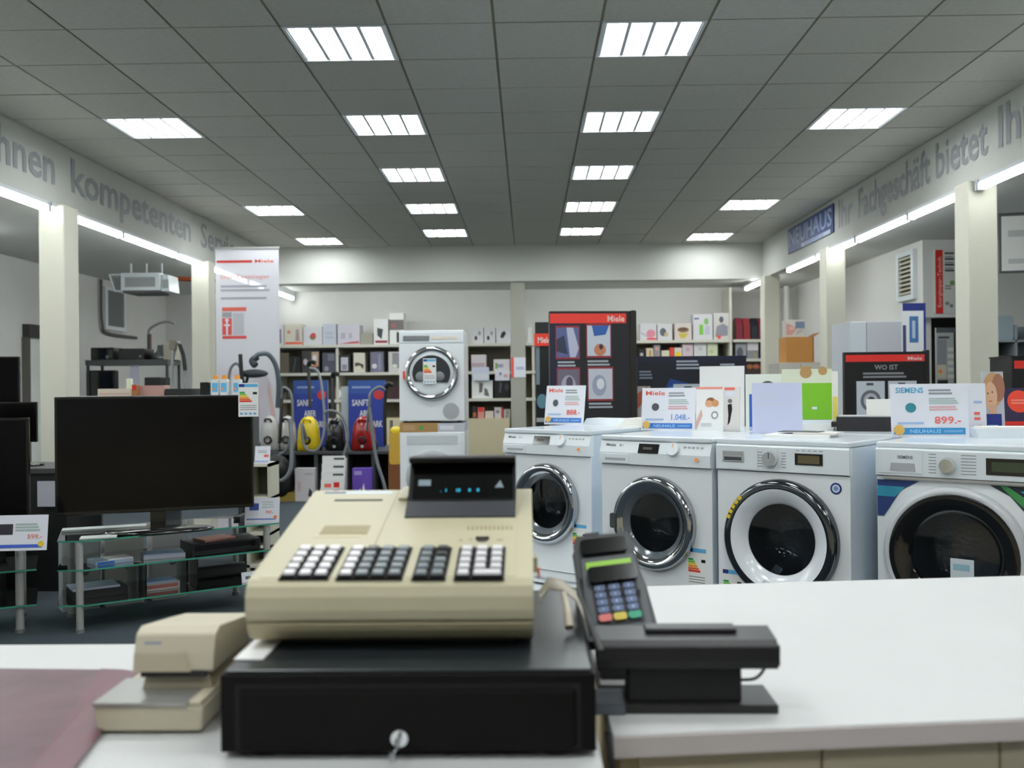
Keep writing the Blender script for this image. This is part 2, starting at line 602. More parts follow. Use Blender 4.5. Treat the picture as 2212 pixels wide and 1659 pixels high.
def wing_tube(x, y, dx, dy, z, label, g, r=.017, bat=True):
    t = thing('tube_light', label, 'tube light', (x, y, z), 0, g)
    part('lamp_tube', B().tube([(-dx, -dy, -.012 - r), (dx, dy, -.012 - r)], r, WTUBE, seg=10, sub=1), t)
    for s_ in (-1, 1):
        part('end_cap', B().box(s_ * dx - .012, s_ * dy - .012, -.045, s_ * dx + .012, s_ * dy + .012, 0, PLAS), t)
    if bat:
        part('batten', B().box(-dx - .03, -dy - .01, -.008, dx + .03, dy + .01, 0, WHITE2), t)


for i, x in enumerate((-3.1, -1.6, 1.15, 2.65)):  # unseen tubes put in because the back wall is brighter than the column
    wing_tube(x, YB + .345, .7, 0, LZ + .02, 'unseen tube light behind the back beam washing the wall shelves, %s from the left' % ['first', 'second', 'third', 'fourth'][i], 'tube lights hidden behind the back beam', .014, False)
for y in (4.3, 5.9, 7.5, 9.1):  # unseen tubes put in because the left wing wall is so bright
    wing_tube(-5.6, y, 0, .7, LZ, 'unseen ceiling tube of the left wing outside the frame, %s' % {4.3: 'nearest', 5.9: 'second', 7.5: 'third', 9.1: 'farthest'}[y], 'wing tubes out of view', .027)
for y in (4.0, 6.5):  # unseen tubes added to brighten the washing machine sides
    wing_tube(5.6, y, 0, .7, LZ, 'added ceiling tube of the right wing outside the frame, %s' % {4.0: 'nearer', 6.5: 'farther'}[y], 'wing tubes out of view', .03)
# tubes farther forward that keep the wings lit behind the camera
for y in (-2.0, .2, 2.15):
    for x_, sd in ((XL + .01, 'left'), (XR - .01, 'right')):
        strip(x_, y, y + 1.45, 'bare fluorescent tube out of view under the %s fascia, %s' % (sd, {-2.0: 'behind the camera', .2: 'level with the camera', 2.15: 'level with the washing machines'}[y]), g='tube lights out of view')
# ==================================================== WASHING MACHINES
DRUM = mat('b4b6b8', .3, metal=1.0, bump=.5, scale=60)
SEALG = mat('4a4c50', .6)
TOPW = mat('dfe8ee', .22, coat=.3)
SIDEW = mat('d4dfe8', .35)


def front_with_hole(b, x0, x1, z0, z1, y, cx, cz, r, m, n=48):
    v, f = [], []
    for i in range(n):
        a = 2 * math.pi * i / n
        c, s_ = math.cos(a), math.sin(a)
        v.append((cx + r * c, y, cz + r * s_))
        tx = ((x1 - cx) if c > 0 else (cx - x0)) / max(abs(c), 1e-6)
        tz = ((z1 - cz) if s_ > 0 else (cz - z0)) / max(abs(s_), 1e-6)
        t = min(tx, tz)
        v.append((cx + t * c, y, cz + t * s_))
    for i in range(n):
        j = (i + 1) % n
        f.append((2 * i, 2 * i + 1, 2 * j + 1, 2 * j))
    b.add(v, f, m)
    for c_, a in (((x1, z1), 0), ((x0, z1), 1), ((x0, z0), 2), ((x1, z0), 3)):
        # corner fill triangles
        best = sorted(range(n), key=lambda i: (v[2 * i + 1][0] - c_[0]) ** 2 + (v[2 * i + 1][2] - c_[1]) ** 2)
        i = best[0]
        for j in ((i + 1) % n, (i - 1) % n):
            b.add([v[2 * i + 1], v[2 * j + 1], (c_[0], y, c_[1])], [(0, 1, 2)], m)


def energy(b, x0, z0, w, h, y, letters=True):
    b.rect(x0, z0, x0 + w, z0 + h, y, PAPER2)
    b.rect(x0 + .03 * w, z0 + h * .88, x0 + w * .3, z0 + h * .97, y - .0006, NAVY)
    b.rect(x0 + .3 * w, z0 + h * .88, x0 + w * .97, z0 + h * .97, y - .0006, mat('5fb2e0', .5))
    cols = [mat('1f9a4a', .5), mat('6fc04a', .5), mat('f2d62e', .5), mat('f0a02c', .5), mat('e8622a', .5), mat('d8301f', .5)]
    for i, c in enumerate(cols):
        zz = z0 + h * (.74 - i * .052)
        b.rect(x0 + .06 * w, zz - h * .045, x0 + w * (.32 + i * .07), zz, y - .0006, c)
    b.rect(x0 + .72 * w, z0 + h * .66, x0 + w * .93, z0 + h * .73, y - .0006, BLACK)
    for i in range(4):
        b.rect(x0 + w * (.08 + i * .22), z0 + h * .06, x0 + w * (.22 + i * .22), z0 + h * .12, y - .0006, mat('74a9d8', .5))
    for i in range(3):
        b.rect(x0 + w * .08, z0 + h * (.2 + i * .06), x0 + w * .9, z0 + h * (.22 + i * .06), y - .0006, INKG)


def machine(label, fl, rz, style, z0=.185):
    """fl: (X, Y) of the front left foot; machine 0.6 x 0.6 x 0.85; styles a (sloped fascia), b, c, d"""
    c, s_ = math.cos(rz), math.sin(rz)
    loc = (fl[0] + .3 * c - .3 * s_, fl[1] + .3 * s_ + .3 * c, z0)
    t = thing('washing_machine', label, 'washing machine', loc, rz, 'front-loading washing machines in the row')
    y = -.3
    zp = .715                       # foot of the control panel
    Rr = {'a': .215, 'b': .25, 'c': .245, 'd': .245}[style]
    cz = {'a': .45, 'b': .43, 'c': .415, 'd': .43}[style]
    ri = Rr - .045
    body = B()
    body.box(-.298, y + .02, .03, .298, .3, .832, SIDEW) if False else None
    # carcass: left, right, back, bottom walls so the drum stands in a real cavity
    body.box(-.298, y + .012, .03, -.285, .3, .825, SIDEW).box(.285, y + .012, .03, .298, .3, .825, SIDEW)
    body.box(-.285, .287, .03, .285, .3, .825, SIDEW).box(-.285, y + .012, .03, .285, .287, .045, SIDEW)
    front_with_hole(body, -.298, .298, .09, zp - .004, y + .004, 0, cz, ri + .01, WHITE)
    body.add([(-.298, y + .004, .09), (-.298, y + .012, .09), (-.298, y + .012, zp), (-.298, y + .004, zp)], [(0, 1, 2, 3)], WHITE)
    body.add([(.298, y + .004, .09), (.298, y + .004, zp), (.298, y + .012, zp), (.298, y + .012, .09)], [(0, 1, 2, 3)], WHITE)
    part('body', body, t)
    part('kick_panel', B().box(-.296, y + .012, .012, .296, y + .03, .086, WHITE2), t, bevel=.003)
    for sx in (-.24, .24):
        for sy in (-.24, .24):
            part('foot', B().cyl((sx, sy, 0), .02, 0, .03, BLK_M, n=12), t)
    part('top', B().box(-.3, y - .002, .826, .3, .3, .85, TOPW), t, bevel=.006)
    cp = B()
    if style == 'a':
        cp.prism([(y - .012, zp), (y + .03, zp), (y + .03, .826), (y + .028, .826), (y + .006, .824), (y - .012, .77)], -.299, .299, PLAS)
    else:
        cp.prism([(y - .008, zp), (y + .03, zp), (y + .03, .826), (y - .003, .826), (y - .008, .818)], -.299, .299, PLAS)
    cpo = part('control_panel', cp, t, bevel=.003)
    yf = y - .0125 if style == 'a' else y - .0085
    # sloped upper face of style a: place fittings on its tilted plane
    if style == 'a':
        A = Matrix.Translation((0, y - .0128, .77)) @ Matrix.Rotation(-math.atan2(.018, .054), 4, 'X')
        dd = part('display', B(A).box(-.08, -.002, .0, .03, .004, .046, BLK_G).rect(-.055, .018, -.005, .03, -.0022, mat('3a342c', .4)), cpo)
        part('dial', B(A).cyl((.11, 0, .024), .03, -.014, .0, PLAS, n=28, axis='y', r2=.033).rect(.108, .03, .112, .05, -.0145, ORAN), t)
        dr = B(A).text('Miele', -.265, .03, .012, -.001, INKD, w=.055).text('W 1', -.19, .03, .01, -.001, INKG)
        for i in range(5):
            dr.box(.16 + i * .022, -.003, .034, .172 + i * .022, .001, .04, LGREY)
        dr.disc(.235, -.02, .009, -.002, ORAN)
        tag(part('printed_marks', dr, t), kind='stuff')
        part('detergent_drawer', B().box(-.285, y - .0155, zp + .004, -.13, y - .01, .762, PLAS).box(-.265, y - .017, zp + .018, -.15, y - .015, zp + .03, LGREY), t, bevel=.002)
    elif style == 'b':
        part('detergent_drawer', B().box(-.29, y - .011, zp + .005, -.1, y - .008, .82, PLAS), t)
        part('handle', B().box(-.262, y - .016, .752, -.165, y - .011, .797, CHROME).box(-.255, y - .0175, .757, -.172, y - .0155, .772, DGREY)
             .box(-.255, y - .022, .782, -.172, y - .0155, .79, CHROME), t, bevel=.001)
        part('dial', B().cyl((-.04, y - .009, .77), .03, -.02, 0, CHROME, n=28, axis='y', r2=.034).rect(-.042, .772, -.038, .798, y - .0295, DGREY), t, label='chrome dial')
        part('display', B().box(.07, y - .0105, .75, .19, y - .008, .798, BLK_G).rect(.083, .757, .177, .79, y - .0107, mat('5e5236', .4)), t)
        tx = B()
        for i in range(6):
            for sx in (-.105, .0):
                tx.rect(sx + (0 if sx < 0 else .01), .735 + i * .012, sx + .03, .738 + i * .012, y - .0088, INKG)
        for i in range(5): tx.rect(.075 + i * .025, .808, .09 + i * .025, .811, y - .0088, INKG)
        tag(part('printed_marks', tx, t), kind='stuff')
        part('round_badge', B().disc(.24, .66, .024, y - .0012 + .004, NAVY).disc(.24, .66, .017, y - .0018 + .004, mat('cdd8e6', .4)).disc(.24, .66, .009, y + .0016, mat('6f8fc0', .4)), t)
    else:
        part('detergent_drawer', B().box(-.29, y - .011, zp + .012, -.115, y - .008, .82, PLAS).box(-.24, y - .0125, .735, -.14, y - .0108, .768, LGREY, tx=.004), t)
        part('dial', B().cyl((-.02, y - .009, .765), .026, -.022, 0, CHROME, n=28, axis='y', r2=.033), t, label='chrome dial')
        part('display', B().box(.12, y - .0105, .737, .285, y - .008, .8, BLK_G).rect(.14, .75, .265, .787, y - .0107, mat('39452f', .4)), t)
        tx = B().text('SIEMENS', -.21, .785, .012, y - .0118, INKD, w=.06)
        for i in range(7):
            tx.rect(-.09, .733 + i * .012, -.062, .736 + i * .012, y - .0088, INKG)
            tx.rect(.03, .733 + i * .012, .085, .736 + i * .012, y - .0088, INKG)
        tag(part('printed_marks', tx, t), kind='stuff')
        part('trim_strip', B().box(-.27, y - .012, zp - .012, .299, y, zp - .002, ALU), t)
        st = B().add([(-.296, y + .001, .55), (-.27, y + .001, .55), (-.2, y + .001, .66), (-.13, y + .001, .697), (-.296, y + .001, .697)], [(0, 1, 2, 3, 4)], mat('243a72', .5))
        st.add([(-.296, y + .0004, .63), (-.225, y + .0004, .63), (-.185, y + .0004, .672), (-.296, y + .0004, .672)], [(0, 1, 2, 3)], mat('2f93ae', .5))
        part('corner_sticker', st, t)
        st = B()
        st.add([(.296, y + .001, .55), (.296, y + .001, .697), (.13, y + .001, .697), (.2, y + .001, .66)], [(0, 1, 2, 3)], mat('1c2430', .5))
        st.add([(.296, y + .0004, .57), (.296, y + .0004, .625), (.19, y + .0004, .697), (.165, y + .0004, .697)], [(0, 1, 2, 3)], mat('3f8a4e', .5))
        st.add([(.296, y + .0002, .64), (.296, y + .0002, .68), (.235, y + .0002, .68)], [(0, 1, 2)], mat('2fa3bd', .5))
        part('corner_sticker', st, t)
    # drum cavity
    cav = B().lathe([(ri + .012, .0), (ri - .01, .05), (ri - .015, .07)], SEALG, (0, y + .01, cz), 40)
    cav.lathe([(ri - .015, .07), (.235, .085), (.24, .1), (.24, .42), (.2, .44), (.0001, .46)], DRUM, (0, y + .01, cz), 40)
    for a in (30, 150, 270):
        M = Matrix.Translation((0, 0, cz)) @ Matrix.Rotation(R(a), 4, 'Y')
        q = B(M).prism([(y + .13, -.238), (y + .41, -.238), (y + .38, -.17), (y + .16, -.17)], -.02, .02, DRUM)
        cav.add(q.v, q.f, DRUM)
    part('drum', cav, t)
    # door
    dr = B()
    if style in 'a':
        dr.lathe([(Rr + .004, .0), (Rr + .004, -.012), (Rr - .002, -.03), (Rr - .014, -.042), (Rr - .03, -.04), (Rr - .045, -.03), (Rr - .052, -.024)], RCHR, (0, y + .002, cz), 56)
        ring = part('door', dr, t, label='round door with a chrome ring')
        part('inner_ring', B().lathe([(Rr - .052, -.024), (Rr - .07, -.012), (Rr - .082, .0)], mat('5a6268', .2, coat=.5), (0, y + .002, cz), 56), ring, label='smoky grey inner ring')
        part('handle', B().rbox(-Rr - .002, y - .05, cz - .035, -Rr + .03, y - .036, cz + .035, .01, DGREY), ring, bevel=.002)
    elif style == 'b':
        dr.lathe([(Rr + .006, 0), (Rr + .006, -.014), (Rr, -.034), (Rr - .01, -.042), (Rr - .034, -.04)], mat('63676b', .1, metal=1.0), (0, y + .002, cz), 56)
        ring = part('door', dr, t, label='round door, chrome outer ring and white inner ring')
        wr = B().lathe([(Rr - .034, -.04), (Rr - .042, -.038), (Rr - .075, -.024), (Rr - .095, -.006), (Rr - .1, .0)], mat('e9eef4', .22, coat=.5), (0, y + .002, cz), 56)
        part('inner_ring', wr, ring)
        word = B()
        for k, ch in enumerate('EXCLUSIV'):
            a = R(-108 + k * 5.6)
            M = Matrix.Translation(((Rr - .058) * math.cos(a), y - .033, cz + (Rr - .058) * math.sin(a))) @ Matrix.Rotation(-(a + math.pi / 2), 4, 'Y') @ Matrix.Rotation(R(-32), 4, 'X')
            q = B(M).text(ch, -.008, -.009, .017, -.0005, LGREY)
            word.add(q.v, q.f, LGREY)
        part('ring_lettering', word, ring)
        hd = B()
        for k in range(5):
            a = R(133 + k * 6)
            hd.add([((Rr - .002) * math.cos(a), y - .041, cz + (Rr - .002) * math.sin(a)), ((Rr - .02) * math.cos(a), y - .0415, cz + (Rr - .02) * math.sin(a)),
                    ((Rr - .02) * math.cos(a + .07), y - .0415, cz + (Rr - .02) * math.sin(a + .07)), ((Rr - .002) * math.cos(a + .07), y - .041, cz + (Rr - .002) * math.sin(a + .07))],
                   [(0, 1, 2, 3)], YELL)
        part('door_sticker', hd, ring, label='yellow sticker on the door ring')
    else:
        dr.lathe([(Rr + .024, 0), (Rr + .024, -.012), (Rr + .018, -.026), (Rr + .002, -.03), (Rr - .004, -.028)], mat('c9ccd0', .35, coat=.3), (0, y + .002, cz), 56)
        ring = part('door', dr, t, label='round door with a silver rim and a wide black ring')
        part('inner_ring', B().lathe([(Rr - .004, -.03), (Rr - .02, -.034), (Rr - .06, -.022), (Rr - .082, .0)], BLK_G, (0, y + .002, cz), 56), ring, label='glossy black ring')
        part('price_slip', B().box(.0, y - .05, cz - .1, .085, y - .048, cz + .0, mat('c8d2d8', .5)).rect(.01, cz - .045, .07, cz - .02, y - .0505, mat('8fb4c6', .5)), ring)
    gr = Rr - {'a': .08, 'b': .098, 'c': .08}[style]
    g = B().lathe([(gr, .0), (gr - .01, .05), (gr - .03, .09), (gr - .07, .115), (.0001, .12)], GLASSD, (0, y + .002, cz), 40)
    g.lathe([(gr, -.002), (gr * .6, -.008), (.0001, -.01)], GLASSD, (0, y + .002, cz), 40)
    part('door_glass', g, ring)
    if style in 'ab':
        e = B()
        x0 = .17 if style == 'a' else -.28
        energy(e, x0, .07 + (.09 if style == 'a' else .01), .1, .2, y + .0028)
        part('energy_label', e, t)
    if style == 'd':
        pass
    return t


RZ = R(-40)
MACH = [((-.135, 5.50), 'a', 'white washing machine half hidden behind the cash register, leftmost of the row'),
        ((.350, 4.73), 'a', 'white washing machine with chrome porthole right behind the card terminal'),
        ((.833, 4.345), 'b', 'white washing machine with a white and chrome door ring and round blue badge'),
        ((1.415, 4.01), 'c', 'white washing machine with a wide black door ring, rightmost, cut by the frame')]
for fl_, st_, lb in MACH:
    machine(lb, fl_, RZ, st_)
# long plinth under the row
def rowpt(u, v, z=0):
    """u along the row from the third machine's left foot, v backwards"""
    c, s_ = math.cos(RZ), math.sin(RZ)
    return (.833 + u * c - v * s_, 4.345 + u * s_ + v * c, z)


PW = mat('d8dad8', .5)
o = single('plinth', B().box(-1.9, -.05, 0, 1.6, 1.62, .16, PW).box(-1.9, -.045, .16, 1.6, 1.62, .184, WHITE2), 'low white plinth under the two rows of washing machines', 'plinth', rowpt(0, 0), RZ, bevel=.004)
def on_row(px, v):
    c, s_ = math.cos(RZ), math.sin(RZ)
    q = (px - 1140) / FPX
    u = (q * (4.345 + v * c) - (.833 - v * s_)) / (c - q * s_)
    return rowpt(u, v, 1.0352)


# second row standing back to back with the first
for i, (u, v) in enumerate(((-1.484, .262), (-.617, 0), (.0, 0), (.661, .117))):
    t = thing('washing_machine', ['white appliance back to back with the first machine, only its top showing',
                                  'white appliance behind the second machine, under the tall white carton',
                                  'white appliance behind the third machine, under the blank blue-white board',
                                  'white appliance behind the rightmost machine, under the black open box'][i],
              'washing machine', rowpt(u + .3, v + .93, .185), RZ + math.pi, 'washing machines of the hidden second row')
    part('body', B().box(-.298, -.29, .02, .298, .3, .826, SIDEW), t)
    part('top', B().box(-.3, -.3, .826, .3, .3, .85, TOPW), t, bevel=.006)
    part('control_panel', B().box(-.298, -.3, .72, .298, -.29, .826, PLAS), t)
    part('door', B().lathe([(.21, 0), (.21, -.02), (.19, -.035), (.16, -.01), (.0001, -.005)], CHROME, (0, -.29, .43), 32), t)
    for sx in (-.24, .24):
        for sy in (-.2, .24):
            part('foot', B().cyl((sx, sy, 0), .02, 0, .02, BLK_M, n=8), t)

# -------------------------------------------------- stacked dryers in the back
def dryer(label, x, y, z, top):
    t = thing('tumble_dryer', label, 'tumble dryer', (x, y + .3, z), 0, 'stacked dryers')
    f = -.3
    b = B().box(-.3, f, .015, .3, .3, .85, WHITE)
    part('body', b, t, bevel=.006)
    if top:
        part('control_panel', B().box(-.295, f - .006, .735, .295, f, .83, PLAS), t, bevel=.002)
        part('handle', B().box(-.26, f - .014, .757, -.02, f - .006, .8, CHROME).box(-.25, f - .016, .765, -.03, f - .0135, .79, MGREY), t, bevel=.001, label='chrome drawer handle')
        part('display', B().box(0, f - .009, .765, .24, f - .005, .79, mat('e8dccb', .3)).rect(.02, .772, .08, .784, f - .0095, mat('f4ead8', .3)), t)
        cz = .455
        d = part('door', B().lathe([(.25, 0), (.25, -.018), (.242, -.034), (.225, -.04), (.205, -.03), (.2, -.02)], CHROME, (0, f, cz), 56), t, label='round door with a chrome ring')
        part('inner_ring', B().lathe([(.2, -.02), (.17, -.024), (.0001, -.022)], PLAS, (0, f, cz), 48), d)
        gl = B()
        pts = [(.175 * math.cos(R(a)), .165 * math.sin(R(a))) for a in range(-32, 213, 7)]
        k = len(pts)
        gl.add([(x_, f - .034, cz + z_) for x_, z_ in pts] + [(x_, f - .022, cz + z_) for x_, z_ in pts],
               [tuple(range(k))] + [(i, (i + 1) % k, k + (i + 1) % k, k + i) for i in range(k)], mat('2c2e31', .15, coat=.5))
        gl.lathe([(.045, -.036), (.04, -.04), (.0001, -.04)], MGREY, (.075, f, cz - .03), 20)
        gl.lathe([(.045, -.036), (.04, -.04), (.0001, -.04)], MGREY, (-.1, f, cz - .03), 20)
        part('door_window', gl, d)
        e = B()
        energy(e, -.075, cz - .1, .12, .235, f - .043)
        part('energy_label', e, d)
        part('badge', B().box(-.262, f - .03, cz - .05, -.243, f - .01, cz + .02, mat('e8401f', .4)), d, label='orange-red patch at the left of the ring')  # small orange-red block on the left edge of the ring
        part('vent_cover', B().disc(.175, .105, .075, f - .0035, LGREY, n=32), t)
    else:
        cz = .44
        d = part('door', B().lathe([(.245, 0), (.245, -.01), (.23, -.025), (.19, -.03), (.165, -.012)], mat('b6babd', .4), (0, f, cz), 48), t, label='pale grey door ring')
        part('door_window', B().lathe([(.165, -.012), (.1, -.006), (.0001, -.004)], mat('8d9093', .3, coat=.4), (0, f, cz), 40), d)
        part('control_panel', B().box(-.24, f - .004, .74, .24, f, .82, mat('cfd6d9', .4)), t)
        part('film_edge', B().box(.235, f - .008, .1, .262, f, .82, mat('f2f6f8', .2)).box(-.262, f - .008, .1, -.235, f, .82, mat('f2f6f8', .2)), t)
    for sx in (-.25, .25):
        for sy in (-.25, .25):
            part('foot', B().cyl((sx, sy, 0), .02, 0, .016, BLK_M, n=8), t)
    return t


dryer('white dryer with a grey door, lower one of the stack behind the register', -.883, 9.0, 0, False)
CARD = mat('b08a58', .85, var=.08, scale=6)
single('flat_carton', B().box(-.3, 0, 0, .05, .6, .085, CARD).box(.05, 0.004, 0, .3, .6, .08, mat('c5cbd2', .5)).rect(-.12, .02, -.08, .06, -.001, mat('5f9a55', .6))
       .rect(-.27, .015, -.16, .065, -.001, mat('b99870', .8)).rect(.07, .02, .2, .06, .003, PAPER), 'flat brown packing strip between the two stacked dryers', 'packing', (-.883, 9.0, .851))
dryer('white dryer with chrome ring and hanging energy label, upper one of the stack', -.883, 9.0, .938, True)
# ======================================================= COUNTER AND TILL
LAM = mat('cacbca', .62, var=.02, scale=3, spec=.25)
LAME = mat('d8cecb', .5)
PANEL = mat('ddd1b6', .55, var=.05, scale=5, stretch=(1, 1, .1))
DT = .86
# left desk (register desk)
dk = thing('desk', 'white laminate desk carrying the cash register, left part of the counter', 'desk', (-.6, 1.1, 0))
dl = Vector((-.6, 1.1, 0))


def wpart(name, b, parent, org, bevel=None, label=None, seg=2):
    """part whose mesh was laid out in world coordinates"""
    b.v = [p - org for p in b.v]
    return part(name, b, parent, bevel, label, seg=seg)


xr = P(1300, 1640, 1.1).x
wpart('desk_top', B().box(-1.9, .62, DT - .03, xr, 1.6, DT, LAM), dk, dl, bevel=.003)
wpart('side_panel', B().box(xr - .03, .66, 0, xr - .006, 1.56, DT - .03, PANEL), dk, dl)
wpart('side_panel', B().box(-1.88, .66, 0, -1.85, 1.56, DT - .03, PANEL), dk, dl)
wpart('back_panel', B().box(-1.85, 1.52, .02, xr - .03, 1.55, DT - .03, PANEL), dk, dl)
wpart('edge_strip', B().box(xr, .62, DT - .03, xr + .006, 1.05, DT - .004, mat('b87a3e', .6)), dk, dl, label='orange-brown wood edge')

# right counter, turned 7 degrees
RC = R(6)
a = PZ(1324, 1588, DT)
ct = thing('counter', 'white topped shop counter with beige front boards, right of the register', 'counter', (a.x, a.y, 0), RC)
L, D_ = 2.1, .84
SK = D_ * math.tan(RC)
def slab(b, x0, y0, x1, y1, z0, z1, m):
    k0, k1 = y0 * math.tan(RC), y1 * math.tan(RC)
    v = [(x0 + k0, y0, z0), (x1, y0, z0), (x1, y1, z0), (x0 + k1, y1, z0), (x0 + k0, y0, z1), (x1, y0, z1), (x1, y1, z1), (x0 + k1, y1, z1)]
    return b.add(v, [(3, 2, 1, 0), (4, 5, 6, 7), (0, 1, 5, 4), (1, 2, 6, 5), (2, 3, 7, 6), (3, 0, 4, 7)], m)


part('counter_top', slab(B(), 0, 0, L, D_, DT - .028, DT, LAM).box(.0, -.002, DT - .028, L, 0, DT - .002, LAME), ct, bevel=.002)
sp_b = B()
k0, k1 = .03 * math.tan(RC), (D_ - .03) * math.tan(RC)
sp_b.add([(.012 + k0, .03, 0), (.035 + k0, .03, 0), (.035 + k1, D_ - .03, 0), (.012 + k1, D_ - .03, 0), (.012 + k0, .03, DT - .028), (.035 + k0, .03, DT - .028), (.035 + k1, D_ - .03, DT - .028), (.012 + k1, D_ - .03, DT - .028)],
         [(3, 2, 1, 0), (4, 5, 6, 7), (0, 1, 5, 4), (1, 2, 6, 5), (2, 3, 7, 6), (3, 0, 4, 7)], mat('cdbf9f', .55))
part('side_panel', sp_b, ct)
part('back_panel', B().box(.035 + SK, D_ - .06, 0, L, D_ - .04, DT - .028, PANEL), ct)
for i in range(9):
    part('front_board', B().box(.036 + i * .232, .02, .02, .036 + i * .232 + .229, .04, DT - .03, PANEL), ct, bevel=.002)

# ------------------------------------------------------------ cash drawer
KD = mat('080605', .6, spec=.16)
KT = mat('23282b', .3)
x0, x1 = P(474, 1450, 1.10).x, P(1287, 1450, 1.10).x
z0, z1 = DT + .007, .959
Y0, Y1 = 1.097, 1.53
org = Vector(((x0 + x1) / 2, (Y0 + Y1) / 2, DT))
cdw = thing('cash_box', 'wide black cash drawer under the register with a key in its lock', 'cash drawer', org)
wpart('housing', B().box(x0, Y0 + .004, z0, x1, Y1, z1 - .004, KD).box(x0 + .004, Y0 + .008, z1 - .004, x1 - .004, Y1, z1, KT), cdw, org, bevel=.004)
fr_ = wpart('drawer_front', B().box(x0 + .022, Y0 - .002, z0 + .004, x1 - .022, Y0 + .012, z1 - .02, KD), cdw, org, bevel=.004)
wpart('painted_gap_shadow', B().box(x0 + .017, Y0 + .0032, z0 + .002, x1 - .017, Y0 + .0042, z1 - .015, mat('050505', .8)), cdw, org)  # near-black plate painting the shadow gap round the drawer front
kx, kz = P(864, 1592, 1.095).x, P(864, 1592, 1.095).z
wpart('lock', B().cyl((kx, Y0 - .002, kz), .0095, -.006, 0, CHROME, n=24, axis='y').box(kx - .0012, Y0 - .0085, kz - .006, kx + .0012, Y0 - .0075, kz + .006, BLACK), cdw, org, label='round nickel lock')
wpart('key', B().box(kx - .001, Y0 - .026, kz - .005, kx + .001, Y0 - .008, kz + .004, STEEL).box(kx - .008, Y0 - .03, kz - .008, kx - .002, Y0 - .027, kz - .018, STEEL)
      .tube([(kx, Y0 - .02, kz - .004), (kx - .004, Y0 - .028, kz - .01), (kx - .005, Y0 - .029, kz - .018)], .0013, STEEL, seg=6), cdw, org)
for sx in (x0 + .045, x1 - .045):
    for sy in (Y0 + .03, Y1 - .04):
        wpart('foot', B().cyl((sx, sy, DT + .0006), .016, 0, .0084, BLK_M, n=16, r2=.02), cdw, org)

# ---------------------------------------------------------- cash register
CR = mat('b8b193', .48, var=.02, scale=3, bump=.02)
CR2 = mat('b0a685', .5)
CRD = mat('9a8a64', .55)
rx0, rx1 = P(530, 1330, 1.175).x, P(1153, 1330, 1.175).x
FY, FZ, BY, BZ = 1.19, 1.045, 1.577, 1.113
SL = (BZ - FZ) / (BY - FY)
org = Vector(((rx0 + rx1) / 2, 1.38, .9592))
rg = thing('cash_register', 'old beige electronic cash register with four key blocks and a black display', 'cash register', org)
prof = [(1.20, .995), (1.176, .996), (1.174, 1.01), (1.175, 1.026), (1.180, 1.038), (FY, FZ), (BY - .004, BZ), (BY + .004, BZ - .006), (BY + .01, 1.0), (BY, .995)]
wpart('housing', B().prism(prof, rx0, rx1, CR), rg, org, bevel=.004, seg=3)
wpart('base_tray', B().prism([(1.225, .966), (1.205, .968), (1.19, .975), (1.18, .985), (1.176, .9945), (BY, .9945), (BY - .01, .966)], rx0 + .001, rx1 - .001, CR2), rg, org, bevel=.002)
wpart('base_plate', B().box(rx0 + .03, 1.225, .9592, rx1 - .025, 1.55, .967, BLK_M), rg, org)

al = math.atan(SL)
DK = Matrix.Translation((0, FY, FZ)) @ Matrix.Rotation(al, 4, 'X')     # deck plane: x, v (up the slope), n


def dk_uv(px, py):
    d = ray(px, py)
    t = (FZ - CAMZ + SL * (0 - FY)) / (d.z - SL * d.y)
    p = CAM + d * t
    return p.x, (p.y - FY) / math.cos(al)


def dpart(name, b, label=None, bevel=None):
    return wpart(name, b, rg, org, bevel, label)


# shallow panel lines
lx = B(DK)
u0, v0 = dk_uv(552, 1262)
u1, v1 = dk_uv(1112, 1262)
lx.box(u0, .004, -.0005, u1, .0052, .0006, CR2).box(u1, .004, -.0005, u1 + .001, .38, .0006, CR2)
ua, va = dk_uv(822, 1180)
ub, vb = dk_uv(862, 1060)
lx.box(ub, va, -.0006, ub + .0012, vb, .0008, CRD)
dpart('panel_seams', lx)
u, v = dk_uv(703, 1064)
u2, v2 = dk_uv(848, 1064)
dpart('label_strip', B(DK).box(u, v - .012, 0, u2, v + .004, .0008, mat('b9c4cc', .4)).box(u, v - .009, .0008, u + .034, v, .0012, mat('5a6268', .6)), label='pale blue name strip')
u, v = dk_uv(723, 1082)
u2, _ = dk_uv(826, 1082)
dpart('paper_slot', B(DK).box(u, v - .004, .0002, u2, v + .004, .0012, mat('2c2b27', .7)))
u, v = dk_uv(682, 1158)
u2, vv = dk_uv(795, 1140)
for i in range(16):
    xx = u + .004 + (u2 - u) * i / 16
    dpart('vent_rib', B(DK).box(xx, v + .006, 0, xx + .0028, vv + .008, .0012, CRD))
dpart('label_strip', B(DK).box(u - .001, v - .006, 0, u2 - .004, v + .004, .0008, mat('cbbd98', .5)), label='tan strip under the left vent')
u, v = dk_uv(1010, 1142)
u2, _ = dk_uv(1112, 1142)
for i in range(11):
    xx = u + (u2 - u) * i / 11
    dpart('vent_rib', B(DK).box(xx, v - .006, 0, xx + .0025, v + .008, .0012, CRD))
u, v = dk_uv(1042, 1167)
kl = dpart('mode_lock', B(DK).lathe([(.0001, .0035), (.0065, .003), (.0085, 0)], mat('2a2722', .4), (u, v, 0), 20, axis='z').box(u - .009, v - .0018, .002, u + .009, v + .0018, .005, BLACK))
dpart('mode_marks', B(DK).box(u - .032, v - .002, 0, u - .027, v + .002, .0006, CRD).box(u - .018, v + .002, 0, u - .014, v + .005, .0006, CRD)
      .box(u + .02, v - .003, 0, u + .028, v + .003, .0006, CRD))
